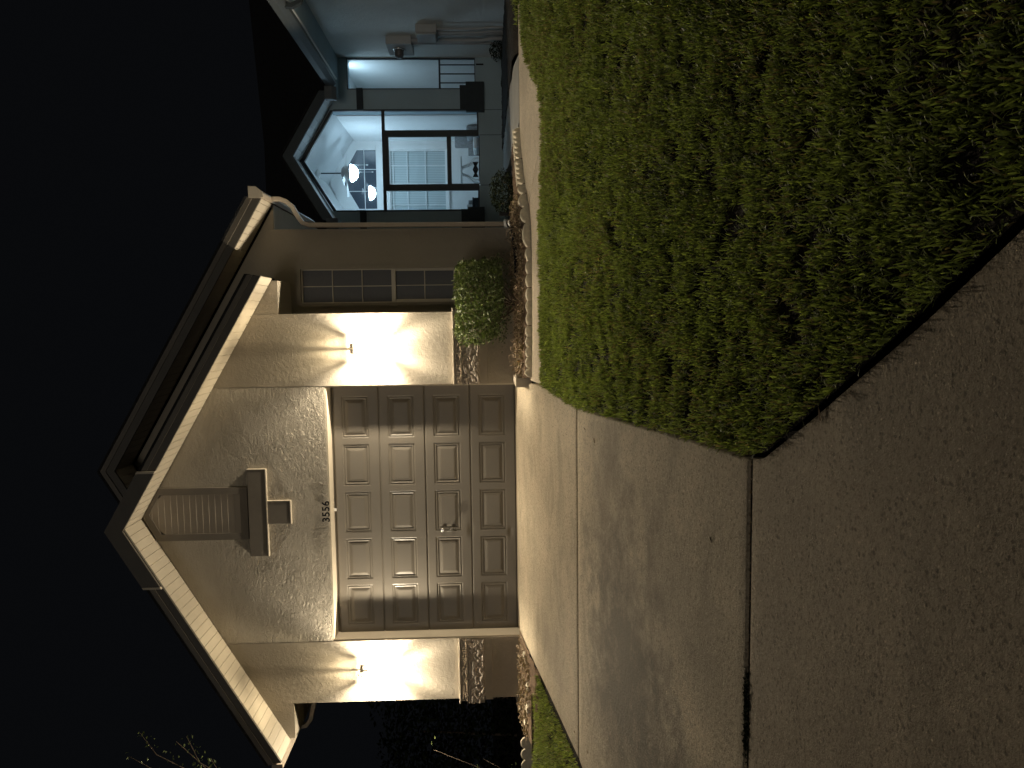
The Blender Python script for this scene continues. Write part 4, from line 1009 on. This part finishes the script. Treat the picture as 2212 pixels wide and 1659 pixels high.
for _ in range(160): jf.append((random.uniform(.2, 3.08), -5.375+random.gauss(0, .006), Tz(-5.37)-.012+random.uniform(0, .004)))
tag(leaves(np.array(jf), rng.uniform(.006, .014, len(jf)), rng.uniform(0, 1, len(jf)), M_deadleaf, 'joint_debris', None, .3), 'crumbs and grass clippings down in the wide driveway joint', 'debris', kind='stuff')

# ------------------------------------------------------------------ dark planting left of the house
tr_ = empty('tree', (-1.9, -1.2, 0), 'slender tree left of the house, only a few lit twig tips showing', 'tree')
b = MB(); b.tube([(-2.0, -1.2, -.3), (-1.95, -1.2, 1.2), (-1.8, -1.1, 2.4), (-1.6, -1.05, 3.2)], [.06, .05, .035, .02], 8); b.build('trunk', M_bark, tr_)
tips = [(3.721+(x-3.721)*.752, -1.0, .35+(z-.35)*.752) for x, z in ((-1.86, 5.13), (-2.19, 5.29), (-2.0, 4.65), (-1.93, 4.51), (-2.25, 4.20), (-2.9, 4.9), (-3.1, 4.3))]
b = MB(); branchy(b, (-1.75, -1.1, 2.5), tips, .012, 7); b.build('branch', M_bark, tr_)
LP = []
for tx, ty, tz in tips:
    for _ in range(26):
        t = random.uniform(0, .5)**1.3; LP.append((tx+(-1.75-tx)*t+random.gauss(0, .022), ty+random.gauss(0, .03), tz-(tz-2.5)*t+random.gauss(0, .02)))
LP = np.array(LP); leaves(LP, rng.uniform(.025, .05, len(LP)), rng.uniform(.3, .9, len(LP)), M_leaf, 'crown', tr_)
hb = empty('hedge', (-2.9, 2.6, 0), 'dark hedge in the unlit gap left of the house', 'hedge')
nn = 9000; C3 = np.stack([rng.uniform(-4.6, -1.95, nn), rng.uniform(2.2, 3.4, nn), rng.uniform(0, 2.3, nn)], 1); k = C3[:, 2] < 1.7+.6*nz(C3[:, 0], C3[:, 0], 2.5, 4); C3 = C3[k]
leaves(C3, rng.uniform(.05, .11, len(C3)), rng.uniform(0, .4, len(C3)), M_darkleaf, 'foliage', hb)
b = MB()
for xx in (-4.2, -3.5, -2.8, -2.2): b.tube([(xx, 2.8, -.05), (xx+.1, 2.8, 1.4)], [.03, .015], 6)
b.build('branch', M_bark, hb)

wp = empty('weed', (-1.85, .25, 0), 'tall thin leafy weed left of the house, a few leaves catching the lantern light', 'plant')
b = MB(); b.tube([(-1.85, .25, -.05), (-1.83, .25, .5), (-1.87, .25, 1.1)], [.008, .006, .003], 6); b.tube([(-1.85, .25, .1), (-1.62, .22, .45)], [.005, .002], 5); b.tube([(-1.84, .25, .3), (-1.5, .25, 1.05)], [.005, .002], 5); b.build('stem', M_bark, wp)
WPt = np.array([(-1.78+random.gauss(0, .04), .24, .53+random.gauss(0, .03)) for _ in range(9)]+[(-1.72+random.gauss(0, .02), .22, .1+random.gauss(0, .03)) for _ in range(5)]+[(-1.40+random.gauss(0, .02), .25, 1.05+random.gauss(0, .02)) for _ in range(3)]+[(-1.88+random.gauss(0, .06), .25, random.uniform(.6, 1.1)) for _ in range(9)])
leaves(WPt, rng.uniform(.025, .05, len(WPt)), rng.uniform(.2, .9, len(WPt)), M_leaf, 'foliage', wp)
